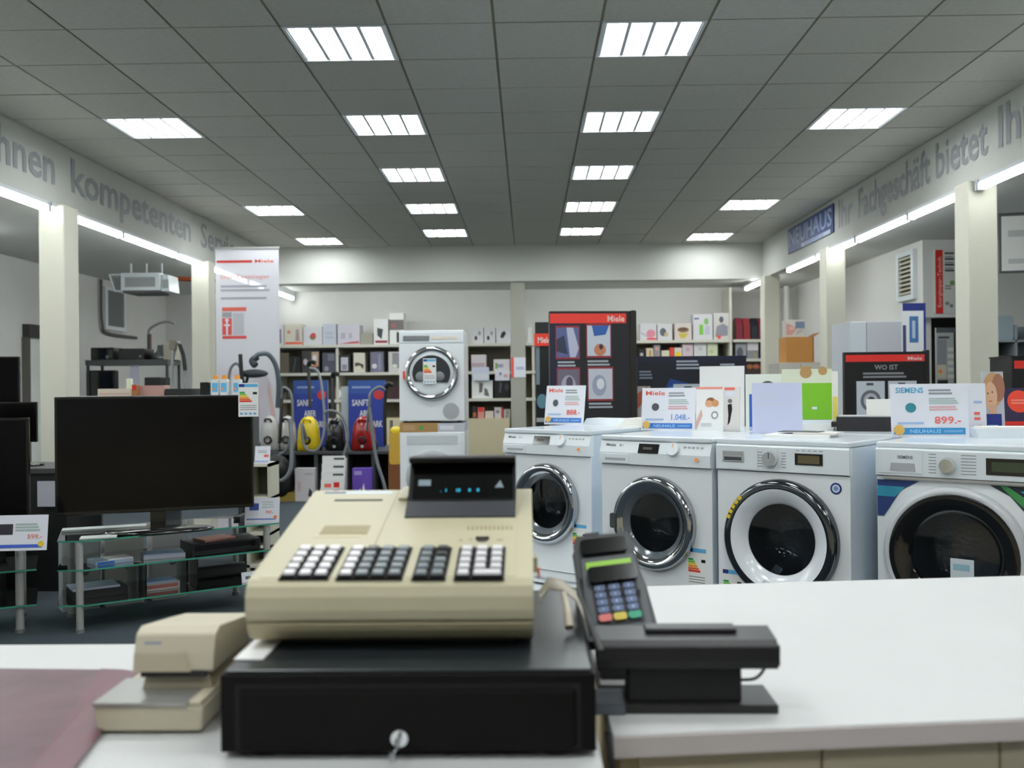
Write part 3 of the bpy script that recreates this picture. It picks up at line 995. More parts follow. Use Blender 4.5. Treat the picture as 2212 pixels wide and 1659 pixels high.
dpart('flap', B(DK).rbox(dk_uv(862, 1080)[0], dk_uv(862, 1083)[1], 0, dk_uv(880, 1080)[0], dk_uv(862, 1055)[1], .006, .0, CR) if False else
      B(DK).box(dk_uv(862, 1080)[0], dk_uv(862, 1083)[1], 0, dk_uv(880, 1080)[0], dk_uv(862, 1058)[1], .005, CR))

# keys
KW = mat('e4e2e4', .35)
KG = mat('6f777b', .4)
KB = mat('121213', .4)
KWH = mat('f2f2f2', .3)
KSK = mat('0f0c0d', .6, spec=.2)
kmesh = {}


def key(ux, vy, w_, h_, m):
    k_ = (round(w_, 4), round(h_, 4), m.name)
    if k_ not in kmesh:
        b = B().box(-w_ / 2, -h_ / 2, 0, w_ / 2, h_ / 2, .0045, KSK, tx=.0008, tz=.0008)
        b.box(-w_ / 2 + .0022, -h_ / 2 + .0042, .0045, w_ / 2 - .0022, h_ / 2 - .0018, .007, m, tx=.0008, tz=.0008)
        kmesh[k_] = b.make('key')
    p = DK @ Vector((ux, vy, 0))
    o = part('key', None, rg, mesh=kmesh[k_], loc=p - org)
    o.rotation_euler = (al, 0, 0)
    return o


blocks = [((603, 707), 3, lambda c, r: KWH if (c, r) == (1, 2) else KW), ((726, 867), 4, lambda c, r: KW if c == 0 else (KB if (c, r) == (1, 4) else KG)),
          ((890, 960), 2, lambda c, r: KB if (c == 1 and r >= 3) else KG), ((981, 1087), 3, lambda c, r: KW)]
for (pa, pb), nc, fn in blocks:
    ua, va = dk_uv(pa, 1253)
    ub, _ = dk_uv(pb, 1253)
    _, vt = dk_uv(pb, 1186)
    pw, ph = (ub - ua) / nc, (vt - va) / 5
    dpart('key_well', B(DK).box(ua - .001, va - .001, -.001, ub + .001, vt + .003, .0015, KSK))
    for r in range(5):
        for c in range(nc):
            if nc == 3 and pa > 900 and r == 0 and c == 2: continue
            m_ = fn(c, r)
            if nc == 3 and pa > 900 and r == 0 and c == 1:
                key(ua + pw * 2, va + ph * .5, pw * 2 - .0018, ph - .0025, m_)
            else:
                key(ua + pw * (c + .5), va + ph * (r + .5), pw - .0018, ph - .0025, m_)

# display head
u0, v0 = dk_uv(874, 1120)
u1, _ = dk_uv(1113, 1120)
p0 = DK @ Vector((0, v0, 0))
za = P(990, 1084, p0.y + .03).z
zb = P(990, 1000, p0.y + .075).z
zc = P(990, 986, p0.y + .07).z
yy = p0.y
hd = B().prism([(yy, p0.z - .004), (yy, p0.z + .002), (yy + .03, za), (yy + .04, za + .002), (yy + .083, zb), (yy + .062, zb + .001), (yy + .06, zc - .002), (yy + .066, zc), (yy + .13, zc - .002), (yy + .15, p0.z + .02), (yy + .15, p0.z + .012)],
               u0, u1, mat('080809', .5, spec=.25))
dh = wpart('display_head', hd, rg, org, bevel=.0015)
wpart('front_lens', B().add([(u0 + .001, yy - .0003, p0.z + .0025), (u1 - .001, yy - .0003, p0.z + .0025), (u1 - .001, yy + .0295, za + .0008), (u0 + .001, yy + .0295, za + .0008)], [(0, 1, 2, 3)], mat('33353a', .35)), dh, Vector((0, 0, 0)) + org)
dh_dir = Vector((0, .043, zb - za - .002)).normalized()
nrm = Vector((0, -dh_dir.z, dh_dir.y))
SM = Matrix.Translation(Vector((0, yy + .04, za + .002)) + nrm * .0008) @ Matrix(((1, 0, 0, 0), (0, -nrm.y, dh_dir.y, 0), (0, -nrm.z, dh_dir.z, 0), (0, 0, 0, 1)))
DIG = mat('1fb4d8', .4, emit=.9)
sl = Vector((0, .043, zb - za - .002)).length
wpart('screen', B(SM).rect(u0 + .006, .002, u1 - .004, sl - .003, 0, BLK_G), dh, org)
dg = B(SM)
ud = P(955, 1066, 1.46).x
for px, t in ((952, '.'), (963, '1'), (986, '10'), (1012, '0'), (1030, '0')):
    dg.text(t, P(px, 1066, 1.475).x, sl * .2, .0052, -.0006, DIG)
wpart('digits', dg, dh, org, label='glowing cyan digits')
wpart('painted_glare', B(SM).rect(P(902, 1055, 1.47).x, sl * .36, P(929, 1055, 1.47).x, sl * .52, -.0006, mat('8f9fa8', .3)), dh, org)  # glare on the display, painted as pale patches
wpart('painted_glare', B(SM).add([(P(1068, 1060, 1.47).x, -.0006, sl * .3), (P(1088, 1060, 1.47).x, -.0006, sl * .3), (P(1080, 1050, 1.47).x, -.0006, sl * .5)], [(0, 1, 2)], mat('8f9fa8', .3)), dh, org)
# key lock on the right flank
wpart('side_switch', B().box(rx1 - .002, 1.30, 1.03, rx1 + .006, 1.33, 1.05, CR).box(rx1 + .006, 1.305, 1.022, rx1 + .009, 1.322, 1.034, mat('d8502a', .5)), rg, org, label='small orange side switch')

# -------------------------------------------------- slip printer on the left
SP = mat('bfb7a0', .5, var=.03, scale=3)
SP2 = mat('b8af96', .55)
x0 = PZ(208, 1583, DT).x
xe = P(500, 1560, 1.2).x
yb_ = PZ(208, 1583, DT + .003).y
org = Vector((x0 + .12, yb_ + .12, DT))
sp = thing('receipt_printer', 'beige slip printer with a wide paper slot, left of the cash drawer', 'printer', org)
zt = P(300, 1518, yb_).z
wpart('base', B().box(x0 + .003, yb_, DT + .004, xe - .03, yb_ + .26, zt - .004, SP, tx=-.003), sp, org, bevel=.003)
wpart('paper_table', B().box(x0, yb_ - .002, zt - .004, P(405, 1518, yb_).x, yb_ + .1, zt, mat('a8a8a4', .3, metal=.6)), sp, org, label='metal paper table')
wpart('side_block', B().box(P(405, 1518, yb_).x + .001, yb_, zt - .004, xe - .03, yb_ + .1, zt + .001, SP), sp, org, bevel=.001)
hx0 = P(297, 1430, yb_ + .06).x
hz0, hz1, hz2 = P(330, 1450, yb_ + .05).z, P(330, 1368, yb_ + .06).z, P(340, 1338, yb_ + .16).z
wpart('lower_body', B().box(hx0 + .008, yb_ + .055, zt, xe - .035, yb_ + .24, hz0 - .002, SP2, tx=.004, tz=.004), sp, org)
wpart('slot', B().box(hx0 + .01, yb_ + .045, hz0 - .006, xe - .04, yb_ + .08, hz0 + .002, BLACK), sp, org)
hb = B().prism([(yb_ + .045, hz0 + .001), (yb_ + .05, (hz0 + hz1) / 2), (yb_ + .058, hz1), (yb_ + .075, hz1 + .006), (yb_ + .17, hz2), (yb_ + .24, hz2 - .01), (yb_ + .245, hz0)], hx0, xe - .03, SP)
hdp = wpart('cover', hb, sp, org, bevel=.003)
xm = P(400, 1430, yb_ + .045).x
wpart('front_flap', B().add([(hx0 + .001, yb_ + .0435, hz0 + .001), (xm + .008, yb_ + .0435, hz0 + .001), (xm, yb_ + .046, hz0 + .022), (hx0 + .001, yb_ + .046, hz0 + .022)], [(0, 1, 2, 3)], SP2), hdp, org)
wpart('maker_mark', B().rect(hx0 + .012, hz1 - .014, hx0 + .033, hz1 - .009, yb_ + .0535, mat('98a0b0', .6)), hdp, org)

single('paper_slip', B().box(0, -.09, 0, .034, .09, .0015, PAPER2).box(.004, -.0, .0015, .032, .08, .0025, mat('8d989c', .5)).box(.012, .02, .0025, .022, .03, .003, REDP), 'small printed paper slip on the drawer corner between printer and register', 'paper', (P(474, 1450, 1.10).x + .003, 1.235, .9595))
# maroon folder on the far left
MAR = mat('5e4249', .42, var=.25, scale=9, bump=.3)
pa, pb, pc_ = PZ(262, 1447, DT + .012), PZ(85, 1668, DT + .012), PZ(-150, 1442, DT + .012)
fb_ = B()
fz = DT + .013
top = [(pa.x, pa.y), (pb.x, pb.y), (pb.x - .35, pb.y - .08), (pc_.x - .1, pa.y + .02)]
v_ = [(x, y, DT + .001) for x, y in top] + [(x, y, fz) for x, y in top]
fo = thing('folder', 'maroon leather folder lying flat at the left edge of the desk', 'folder', (top[3][0] + .2, pa.y - .1, DT))
og = Vector(fo.location)
wpart('cover', B().add(v_, [(4, 7, 6, 5), (0, 1, 2, 3), (0, 4, 5, 1), (1, 5, 6, 2), (2, 6, 7, 3), (3, 7, 4, 0)], MAR), fo, og, bevel=.002)
qa, qb = PZ(295, 1442, fz), PZ(268, 1447, fz)
wpart('flap', B().add([(pa.x, pa.y, fz), (pa.x + .035, pa.y + .004, fz - .006), (pb.x + .03, pb.y, fz - .006), (pb.x - .01, pb.y, fz + .001), (pa.x - .03, pa.y, fz + .001)],
                      [(4, 3, 2, 1, 0)], mat('6a464e', .45, var=.15, scale=9)), fo, og)

# ------------------------------------------------------------ card terminal
TB_ = mat('232528', .38)
TB2 = mat('484c50', .4)
cx = P(1328, 1250, 1.42).x
tz0, tz1 = P(1340, 1372, 1.40).z, P(1310, 1150, 1.50).z
hgt = math.hypot(tz1 - tz0, .10)
tt = thing('card_terminal', 'black card terminal with a green display leaning upright beside the drawer', 'card terminal', (cx + .008, 1.38, DT))
th_ = math.atan2(.10, tz1 - tz0)
TM = Matrix.Translation((0, .02, tz0 - DT)) @ Matrix.Rotation(-th_, 4, 'X') @ Matrix.Rotation(R(-7), 4, 'Y')
hw = .049
# body outline widening downwards
def outline(b, y0_, y1_, m, pts):
    k = len(pts)
    b.add([(x, y0_, z) for x, z in pts] + [(x, y1_, z) for x, z in pts],
          [tuple(range(k)), tuple(range(2 * k - 1, k - 1, -1))] + [(i, (i + 1) % k, k + (i + 1) % k, k + i) for i in range(k)], m)
    return b


oz = [(-hw + .004, 0), (hw - .004, 0), (hw, .01), (hw - .003, hgt * .42), (hw - .008, hgt * .6), (hw - .01, hgt * .9), (hw - .014, hgt * .96), (-hw + .012, hgt * .97), (-hw + .006, hgt * .9), (-hw + .004, hgt * .5), (-hw, .012)]
part('body', outline(B(TM), 0, .032, TB_, oz), tt, bevel=.004)
part('bezel', outline(B(TM), -.004, 0, TB2, [(-hw + .006, .008), (hw - .006, .008), (hw - .004, hgt * .4), (hw - .012, hgt * .74), (-hw + .012, hgt * .74), (-hw + .006, hgt * .4)]), tt, bevel=.0015)
part('paper_roll_cover', B(TM).rbox(-hw + .012, -.008, hgt * .78, hw - .016, .02, hgt * .93, .006, BLK_G), tt, bevel=.002)
part('latch', B(TM).box(-hw + .022, .0, hgt * .965, -.004, .024, hgt + .004, TB_), tt, bevel=.002)
part('latch', B(TM).box(hw - .034, .004, hgt * .96, hw - .018, .022, hgt * .99, TB_), tt, bevel=.002)
part('screen', B(TM).box(-.034, -.0065, hgt * .63, .034, -.004, hgt * .7, mat('7fae2a', .35, emit=.25)), tt, label='green display')
part('card_hood', B(TM).rbox(-.034, -.016, hgt * .475, .038, -.004, hgt * .625, .006, BLK_G), tt, bevel=.002)
part('keypad', B(TM).box(-.032, -.0055, hgt * .09, .036, -.004, hgt * .47, mat('1c1c1f', .5)), tt, bevel=.001)
KBL = mat('56688f', .4)
for r in range(4):
    for c in range(3):
        part('key', B(TM).rbox(-.0285 + c * .0215, -.0095, hgt * (.2 + r * .068), -.0125 + c * .0215, -.005, hgt * (.2 + r * .068) + .0095, .003, KBL, n=2)
             .text('123456789*0#'[(3 - r) * 3 + c], -.022 + c * .0215, hgt * (.2 + r * .068) + .003, .0038, -.0098, mat('cfd6e4', .5)), tt)
for c, m_, l_ in ((0, mat('d8706a', .4), 'red key'), (1, mat('dcc44a', .4), 'yellow key'), (2, mat('1f9a72', .4), 'green key')):
    part('key', B(TM).rbox(-.0295 + c * .0215, -.0105, hgt * .118, -.0105 + c * .0215, -.005, hgt * .118 + .011, .004, m_, n=3), tt, label=l_)
part('stand', B().prism([(.01, 0), (.12, 0), (.1, .05), (.055, tz0 - DT + .06), (.03, tz0 - DT + .005), (.01, tz0 - DT)], -.03, .03, BLK_M), tt, bevel=.003)

# ------------------------------------------------------- black slip reader
PB = mat('1d1b1c', .42)
a = PZ(1292, 1543, DT)
b_ = PZ(1682, 1543, DT)
ang = math.atan2(b_.y - a.y, b_.x - a.x)
Lr = (b_ - a).length
cr = thing('cheque_reader', 'black bar-shaped document reader on a flat foot, on the right counter', 'card reader', (a.x, a.y, DT + .0005), ang)
part('foot_plate', B().rbox(0.004, 0, 0, Lr, .085, .011, .001, PB), cr, bevel=.003)
zt0 = P(1480, 1447, a.y).z - DT
zt1 = P(1480, 1385, a.y).z - DT
nx0, nx1 = Lr * .17, Lr * .81
part('neck', B().box(nx0, .012, .01, nx1, .06, zt0 + .004, mat('0f0f10', .5)), cr, bevel=.003)
part('head', B().prism([(.0, zt0), (-.004, zt0 + .012), (-.003, zt1 - .006), (.006, zt1), (.06, zt1 + .006), (.064, zt0)], .0, Lr + .0, PB), cr, bevel=.003, seg=3)
part('top_cover', B().box(Lr * .28, .028, zt1 + .003, Lr * .8, .058, zt1 + .009, mat('2a282a', .45)), cr, bevel=.002)
part('end_cap', B().box(Lr - .001, .0, zt0 + .004, Lr + .003, .055, zt1 - .006, mat('2e2826', .5)), cr, bevel=.001)
part('cable', B().tube([(nx1 - .002, .03, zt0 - .022), (Lr * .9, .03, zt0 - .02), (Lr * .955, .032, zt0 - .008), (Lr * .965, .034, zt0 + .003)], .0022, mat('3a3032', .5)), cr)
part('tape_patch', B().box(-.006, -.004, .0115, .034, .06, .0135, mat('5b6066', .5)).box(-.006, -.006, .0005, .034, -.002, .0135, mat('5b6066', .5)), cr, label='grey tape over the left end of the foot')

# cable tangle and flat ribbon on top of the cash drawer
rb = B()
pts = [P(1166, 1345, 1.32), P(1185, 1322, 1.34), P(1215, 1318, 1.33), P(1245, 1335, 1.31), P(1262, 1362, 1.27), P(1270, 1395, 1.23)]
ptz = [.985, 1.0, 1.0, .99, .975, .962]
pt3 = [(p.x, p.y, z) for p, z in zip(pts, ptz)]
GRB = mat('a59f90', .6)
k = len(pt3)
vv = []
for (x, y, z) in pt3:
    vv += [(x, y - .004, z), (x, y + .052, z + .003), (x, y + .052, z + .006), (x, y - .004, z + .003)]
ff = []
for i in range(k - 1):
    for j in range(4):
        ff.append((4 * i + j, 4 * i + (j + 1) % 4, 4 * i + 4 + (j + 1) % 4, 4 * i + 4 + j))
rb.add(vv, ff + [(0, 1, 2, 3), (4 * k - 1, 4 * k - 2, 4 * k - 3, 4 * k - 4)], GRB, True)
tg = thing('ribbon_cable', 'crumpled grey ribbon lead arching over the drawer top behind the register', 'cable', (pts[0].x, 1.3, .959))
og = Vector(tg.location)
wpart('ribbon', rb, tg, og)
q = [P(1218, 1318, 1.32), P(1226, 1345, 1.28), P(1230, 1362, 1.26)]
wpart('plug', B().tube([(q[0].x, q[0].y, .998), (q[1].x, q[1].y, .985), (q[2].x, q[2].y, .967)], lambda t: .0035 + .003 * t, mat('b9b0a0', .4, metal=.3), seg=8), tg, og)
bk = B().tube([(pts[5].x + .012, 1.16, .962), (pts[5].x + .006, 1.25, .97), (pts[5].x - .002, 1.40, .985), (pts[5].x + .01, 1.5, .99)], .004, BLK_M)
single('cable', bk, 'thin black cable running along the right rim of the cash drawer', 'cable')
cb2 = B().tube([(xr + .01, 1.13, DT + .02), (xr + .012, 1.115, DT - .02), (xr + .014, 1.11, DT - .12), (xr + .02, 1.12, DT - .3)], .004, BLK_M)
single('cable', cb2, 'black cable hanging down in the gap between desk and counter', 'cable')
# ================================================== PRINTED THINGS: helpers
def prints(b, w, h, y, spec, x0=None):
    x0 = -w / 2 if x0 is None else x0
    e = 0
    for s_ in spec:
        e += 1
        yy = y - .0006 - .0002 * e
        k = s_[0]
        if k == 'r': b.rect(x0 + s_[1] * w, s_[2] * h, x0 + s_[3] * w, s_[4] * h, yy, s_[5])
        elif k == 'd': b.disc(x0 + s_[1] * w, s_[2] * h, s_[3] * w, yy, s_[4], rz=(s_[5] * h if len(s_) > 5 else None))
        elif k == 't': b.text(s_[1], x0 + s_[2] * w, s_[3] * h, s_[4] * h, yy, s_[5], w=s_[6] * w)
        elif k == 'p': b.add([(x0 + a * w, yy, c * h) for a, c in s_[1]], [tuple(range(len(s_[1])))], s_[2])
        elif k == 'l':      # block of text lines: x0,z0,x1,z1,n,mat
            n = s_[5]
            for i in range(n):
                z = s_[2] + (s_[4] - s_[2]) * i / n
                xr_ = s_[3] - ((i * 37) % 5) * .03 * (s_[3] - s_[1])
                b.rect(x0 + s_[1] * w, z * h, x0 + xr_ * w, (z + (s_[4] - s_[2]) * .55 / n) * h, yy, s_[6])
    return b


INKM = mat('a3b7b0', .6)
PINK = mat('d9a3a3', .6)
LBLU = mat('9fb8dc', .6)


def price_spec(head, hm, price, pm, band=BLUE, pic=INKD, low=True, bandtext='NEUHAUS'):
    return [('t', head, .07, .83, .1, hm, .36), ('l', .5, .8, .8, .92, 2, INKG), ('l', .5, .62, .88, .75, 3, INKM), ('l', .5, .5, .86, .6, 2, PINK),
            ('d', .26, .55, .07, pic, .09), ('l', .08, .24, .42, .31, 1, LBLU), ('t', price, .56, .25, .13, pm, .34),
            ('r', .03, .05, .95, .17, band), ('d', .1, .13, .07, mat('dcb256', .6)), ('t', bandtext, .24, .075, .065, mat('9cc4e8', .6), .4), ('t', 'KUNDENDIENST' if low else 'ELEKTRO', .68, .085, .045, mat('9cc4e8', .6), .24)]


def stand(name, label, cat, cx_, yb, wpx, yt, rz, lean, spec, Z=1.035, base=PAPER, th=.004, group=None, side=None, foot=True, V=None):
    p = PZ(cx_, yb, Z) if V is None else Vector(on_row(cx_, V))
    Z = p.z
    w_ = wpx * p.y / FPX / (math.cos(rz) - math.sin(rz) * p.x / p.y)
    h0 = P(cx_, yt, p.y + .03).z - Z
    h = h0 / math.cos(lean)
    M = Matrix.Rotation(-lean, 4, 'X')
    b = B(M)
    b.box(-w_ / 2, 0, 0, w_ / 2, th, h, base)
    if side: b.box(w_ / 2, 0, 0, w_ / 2 + .0005, th, h, side)
    prints(b, w_, h, 0, spec)
    if foot:
        t = thing(name, label, cat, p, rz, group)
        part('card', b, t)
        part('support', B().add([(-w_ * .3, h * .1, 0), (w_ * .3, h * .1, 0), (w_ * .3, h * .42, 0), (-w_ * .3, h * .42, 0),
                                 (-w_ * .3, h * .62 * math.sin(lean) + th + .001, h * .6), (w_ * .3, h * .62 * math.sin(lean) + th + .001, h * .6)],
                                [(0, 3, 2, 1), (2, 3, 4, 5), (0, 4, 3), (1, 2, 5), (0, 1, 5, 4)], base), t)
        return t
    return single(name, b, label, cat, p, rz, group)


def carton(label, px0, px1, yt, Y, Zb, depth, col, spec=(), side=None, rz=0.0, name='product_box', cat='box', group=None, lean=0.0, hmax=None):
    a, c = P(px0, yt, Y), P(px1, yt, Y)
    w_ = c.x - a.x
    h = (a.z + c.z) / 2 - Zb
    if hmax: h = min(h, hmax)
    b = B(Matrix.Rotation(-lean, 4, 'X') if lean else None)
    sd = side or col
    b.box(-w_ / 2 + .001, .0, 0, w_ / 2 - .001, depth, h, col)
    if side:
        b.box(w_ / 2 - .001, .001, 0, w_ / 2 - .0005, depth - .001, h, side).box(-w_ / 2 + .0005, .001, 0, -w_ / 2 + .001, depth - .001, h, side)
    prints(b, w_, h, 0, spec)
    return single(name, b, label, cat, ((a.x + c.x) / 2, Y, Zb), rz, group)


# ================================================== ON TOP OF THE WASHERS
CG = 'price cards on the washing machines'
stand('price_card', 'white price card with a red heading, standing alone on the leftmost machine', 'price card', 1217, 917, 84, 833, R(-30), R(10),
      price_spec('Miele', REDP, '888.-', mat('d85a50', .6)), group=CG)
stand('price_card', 'wide white price card with a red heading and blue price, on the second machine', 'price card', 1442, 930, 116, 838, R(-24), R(9),
      price_spec('Miele', REDP, '1.048.-', mat('6f8fc8', .6)), group=CG)
stand('price_card', 'large white price card with a cyan heading and red price, on the rightmost machine', 'price card', 2010, 944, 166, 829, R(-8), R(7),
      price_spec('SIEMENS', mat('3f9cc4', .6), '899.-', mat('e06a62', .6), band=CYAN, pic=mat('2c7f8c', .5)), group=CG)
# leaflets in holders
face = mat('d9a27c', .6)
hair = mat('8a5634', .6)
stand('brochure', 'white brochure with a small photo of faces, beside the second price card', 'brochure', 1532, 931, 58, 836, R(-20), R(6),
      [('r', .0, .95, .98, 1, mat('e8907f', .6)), ('d', .55, .66, .18, hair, .1), ('d', .48, .62, .14, face, .08), ('d', .72, .63, .13, mat('c88e60', .6), .08), ('p', [(.0, .0), (.25, .35), (.2, .5), (0, .2)], mat('d0a8a0', .6)),
       ('d', .7, .36, .13, mat('8c9298', .5), .09), ('d', .7, .36, .08, PAPER2, .055), ('l', .2, .1, .6, .2, 2, mat('c9cccf', .6))], base=PAPER2, th=.012, group='brochures on the machines')
stand('brochure', 'narrow white brochure with a black figure, in front of the tall white carton', 'brochure', 1580, 931, 34, 836, R(-20), R(6),
      [('r', .05, .93, .7, .99, REDP), ('p', [(.25, .12), (.4, .2), (.55, .5), (.5, .62), (.25, .6), (.3, .35)], BLACK), ('d', .4, .68, .14, mat('6c6a70', .6), .05), ('r', .1, .78, .7, .9, PAPER)], base=mat('e2ddd8', .6), th=.02, group='brochures on the machines')
t = stand('carton', 'tall plain white carton with a dark right edge, behind the brochures', 'box', 1560, 921, 96, 791, R(-16), R(2),
          [('r', .5, .55, .8, .57, mat('d0d0d4', .6))], base=mat('ecebeb', .5), th=.07, side=mat('3c3844', .5), foot=False)
stand('blank_card', 'blank blue-white card seen from behind, right of the tall white carton', 'card', 1676, 911, 108, 827, R(-12), R(9),
      [('l', .1, .55, .5, .8, 2, mat('c6c8dd', .7))], base=mat('c3c8e2', .5), V=.5)
single('leaf_stack', B().box(-.14, 0, 0, .14, .2, .012, PAPER2).box(-.02, .03, .012, .16, .2, .02, mat('d5d2cf', .6)).box(-.1, .08, .02, .08, .19, .023, mat('545256', .5)),
       'low stack of leaflets with a dark sheet on top, in front of the blank card', 'papers', on_row(1715, .2), R(-30))
# green carton behind
p = Vector(on_row(1740, .95))
single('tray', B().box(-.2, -.03, 0, .14, .2, .05, PLAS, tx=.01).box(-.19, -.04, .0, .13, -.03, .03, PAPER2), 'flat white tray stack carrying the green carton', 'tray', p, R(-14))
p.z += .051
t = thing('open_carton', 'bright green carton with a cream top and torn round holes', 'box', p, R(-14))
s_ = p.y / FPX
w_ = 102 * s_
h = P(1740, 797, p.y).z - p.z
b = B().box(-w_ / 2, 0, 0, w_ / 2, .16, h * .72, mat('74b41c', .5)).box(-w_ / 2, 0, h * .72, w_ / 2, .16, h, mat('d8dcc2', .55))
b.disc(-w_ * .02, h * .93, w_ * .12, -.001, CARD, n=20).disc(w_ * .32, h * .96, w_ * .09, -.001, CARD, n=20)
b.box(w_ / 2, .0, 0, w_ / 2 + .03, .15, h * .95, mat('e6e4d8', .6), tx=.0).rect(w_ / 2 + .004, 0.0, w_ / 2 + .028, h * .45, -.001, mat('e0cf62', .5))
b.rect(w_ * .1, h * .2, w_ * .2, h * .25, -.001, PAPER)
part('box_body', b, t)
part('flap', B().box(-w_ * .14, .0, h, w_ * .1, .003, h + .012, CARD), t)
single('product_box', prints(B().box(-.1, 0, 0, .1, .12, .29, mat('e4e6e0', .5)), .2, .29, 0, [('r', .1, .0, .95, .62, mat('2b55ad', .5)), ('d', .6, .75, .2, INKD, .12), ('d', .6, .75, .15, PAPER, .08)]),
       'white box printed with a blue base and a wire whisk, left of the green carton', 'box', Vector(on_row(1648, 1.12)), R(-20))
# black open box and paper right of the green carton
single('open_box', B().box(-.13, 0, 0, .13, .16, .07, mat('171418', .5)).box(-.12, .01, .07, .12, .15, .076, mat('b9bcc0', .5)).box(-.155, .02, .02, -.13, .14, .045, BLACK),
       'flat black box with a pale lid left of the upright blank sheet', 'box', on_row(1862, .88), R(-20))
stand('blank_sheet', 'blank white sheet standing left of the large price card', 'paper', 1900, 930, 52, 862, R(-4), R(6), [], base=mat('e6e6df', .5), th=.003)
# right-edge objects
stand('leaflet', 'leaflet cut out as a red-haired woman with a blue foot panel', 'leaflet', 2140, 892, 46, 803, R(-5), R(5), V=.78, spec=
      [('r', 0, 0, .85, .34, NAVY), ('l', .2, .06, .7, .2, 2, LBLU), ('d', .5, .72, .46, mat('c09468', .6), .27), ('d', .75, .75, .3, mat('9a6850', .6), .22), ('d', .38, .62, .3, mat('d8ab8c', .6), .22),
       ('r', .3, .34, .62, .48, mat('d0a184', .6)), ('d', .26, .66, .035, INKD, .015), ('d', .46, .68, .035, INKD, .015), ('r', .28, .53, .44, .545, mat('a85a50', .6))], base=mat('b9bac0', .6), foot=False)
stand('price_card', 'small white price card half hidden behind the large one, beside the woman leaflet', 'price card', 2102, 893, 44, 828, R(-5), R(5), V=.72, spec=
      [('r', .3, .0, .9, .1, NAVY), ('d', .7, .16, .13, mat('dcb256', .6)), ('l', .4, .3, .7, .5, 2, REDP), ('l', .4, .62, .8, .7, 1, LBLU)], group=CG)
t = stand('promo_sign', 'dark violet sign with a round orange-red disc at the right edge', 'sign', 2206, 924, 84, 838, R(-5), R(10),
          [('r', .02, .06, 1, .16, RED), ('d', .5, .66, .3, mat('e8472f', .5)), ('l', .3, .6, .7, .74, 2, mat('f08a76', .5)), ('d', .95, .35, .14, mat('e2dca8', .5))], base=mat('2a2142', .5))
single('tray', B().box(-.12, 0, 0, .12, .14, .04, PLAS, tx=-.015).box(-.11, .01, .04, .13, .14, .046, PAPER2), 'low white tray with sheets behind the large price card', 'tray', on_row(2172, .62), R(-12))
single('tray', B().box(-.13, 0, 0, .13, .16, .035, PLAS, tx=.02, tz=.01), 'low white plastic tray behind the first price card', 'tray', on_row(1298, .95), R(-35))
single('tray', B().box(-.12, 0, 0, .12, .16, .05, mat('e6e4dc', .5), tx=.05, tz=.01), 'cream wedge-shaped stand left of the second price card', 'stand', on_row(1372, .72), R(-35))

# =========================================== BLACK DISPLAY BOARDS BEHIND
FRM = mat('17120f', .45)
NVY = mat('0d1230', .5)


def photo_tile(x, z, w_, h, kind):
    """printed picture tiles of the big board"""
    s = [('r', x - .012, z - .008, x + w_ + .012, z + h + .008, mat('8c2a36', .5))]
    A_ = {0: ('56608c', 'b8bcd2', '2c3448'), 1: ('c4ccd8', '2a5aa0', 'c07a58'), 2: ('6c6474', 'a8a2b4', '54485a'), 3: ('c6c8d2', '9aa2b6', 'e2e4e8')}[kind]
    s += [('r', x, z, x + w_, z + h, mat(A_[0], .4))]
    if kind == 0: s += [('p', [(x + w_ * .45, z + h), (x + w_ * .75, z + h), (x + w_, z + h * .3), (x + w_ * .85, z), (x + w_ * .6, z)], mat(A_[1], .4)), ('p', [(x, z + h * .2), (x + w_ * .5, z + h * .1), (x + w_ * .35, z + h * .75), (x, z + h * .6)], mat(A_[2], .4))]
    elif kind == 1: s += [('p', [(x + w_ * .2, z + h), (x + w_ * .95, z + h), (x + w_ * .8, z + h * .7), (x + w_ * .3, z + h * .65)], mat(A_[1], .4)), ('d', x + w_ * .55, z + h * .2, w_ * .26, mat(A_[2], .4), h * .2), ('d', x + w_ * .6, z + h * .3, w_ * .09, mat('3a3038', .4), h * .09)]
    elif kind == 2: s += [('d', x + w_ * .5, z + h * .4, w_ * .35, mat(A_[1], .4), h * .4), ('d', x + w_ * .55, z + h * .55, w_ * .16, mat(A_[2], .4), h * .2)]
    else: s += [('d', x + w_ * .45, z + h * .45, w_ * .3, mat(A_[1], .4), h * .35), ('d', x + w_ * .5, z + h * .5, w_ * .16, mat(A_[2], .4), h * .18)]
    return s


Y = 7.4
a, c = P(1186, 680, Y), P(1372, 672, Y)
w_, h = c.x - a.x, P(1280, 672, Y).z
t = thing('display_board', 'tall black advertising board with a red banner and four photos', 'display board', ((a.x + c.x) / 2, Y, 0), R(6))
b = B().box(-w_ / 2, 0, .05, w_ / 2 - .03, .06, h, FRM)
spec = [('r', .01, 0, .88, .95, NVY), ('r', .88, 0, .95, .95, FRM), ('r', .02, 0, .88, .52, mat('0c1a4c', .5)), ('r', .3, .0, .86, .5, mat('12387e', .5)), ('r', .2, .545, .86, .99, mat('0f0d12', .5))]
spec += [('r', .005, .95, .9, .99, mat('e2382c', .45)), ('t', 'Miele', .68, .957, .024, mat('f2cfc8', .5), .2)]
spec += photo_tile(.08, .81, .26, .122, 0) + photo_tile(.44, .815, .27, .125, 1) + photo_tile(.09, .64, .25, .12, 2) + photo_tile(.45, .637, .28, .125, 3)
spec += [('l', .09, .772, .3, .8, 2, mat('a9adb4', .5)), ('l', .44, .775, .7, .803, 2, mat('a9adb4', .5)), ('l', .45, .6, .73, .628, 2, mat('a9adb4', .5))]
prints(b, w_, h, 0, spec)
part('board', b, t)
part('side_post', B().rbox(w_ / 2 - .035, -.01, .05, w_ / 2 + .012, .09, h + .004, .012, FRM), t, bevel=.004)
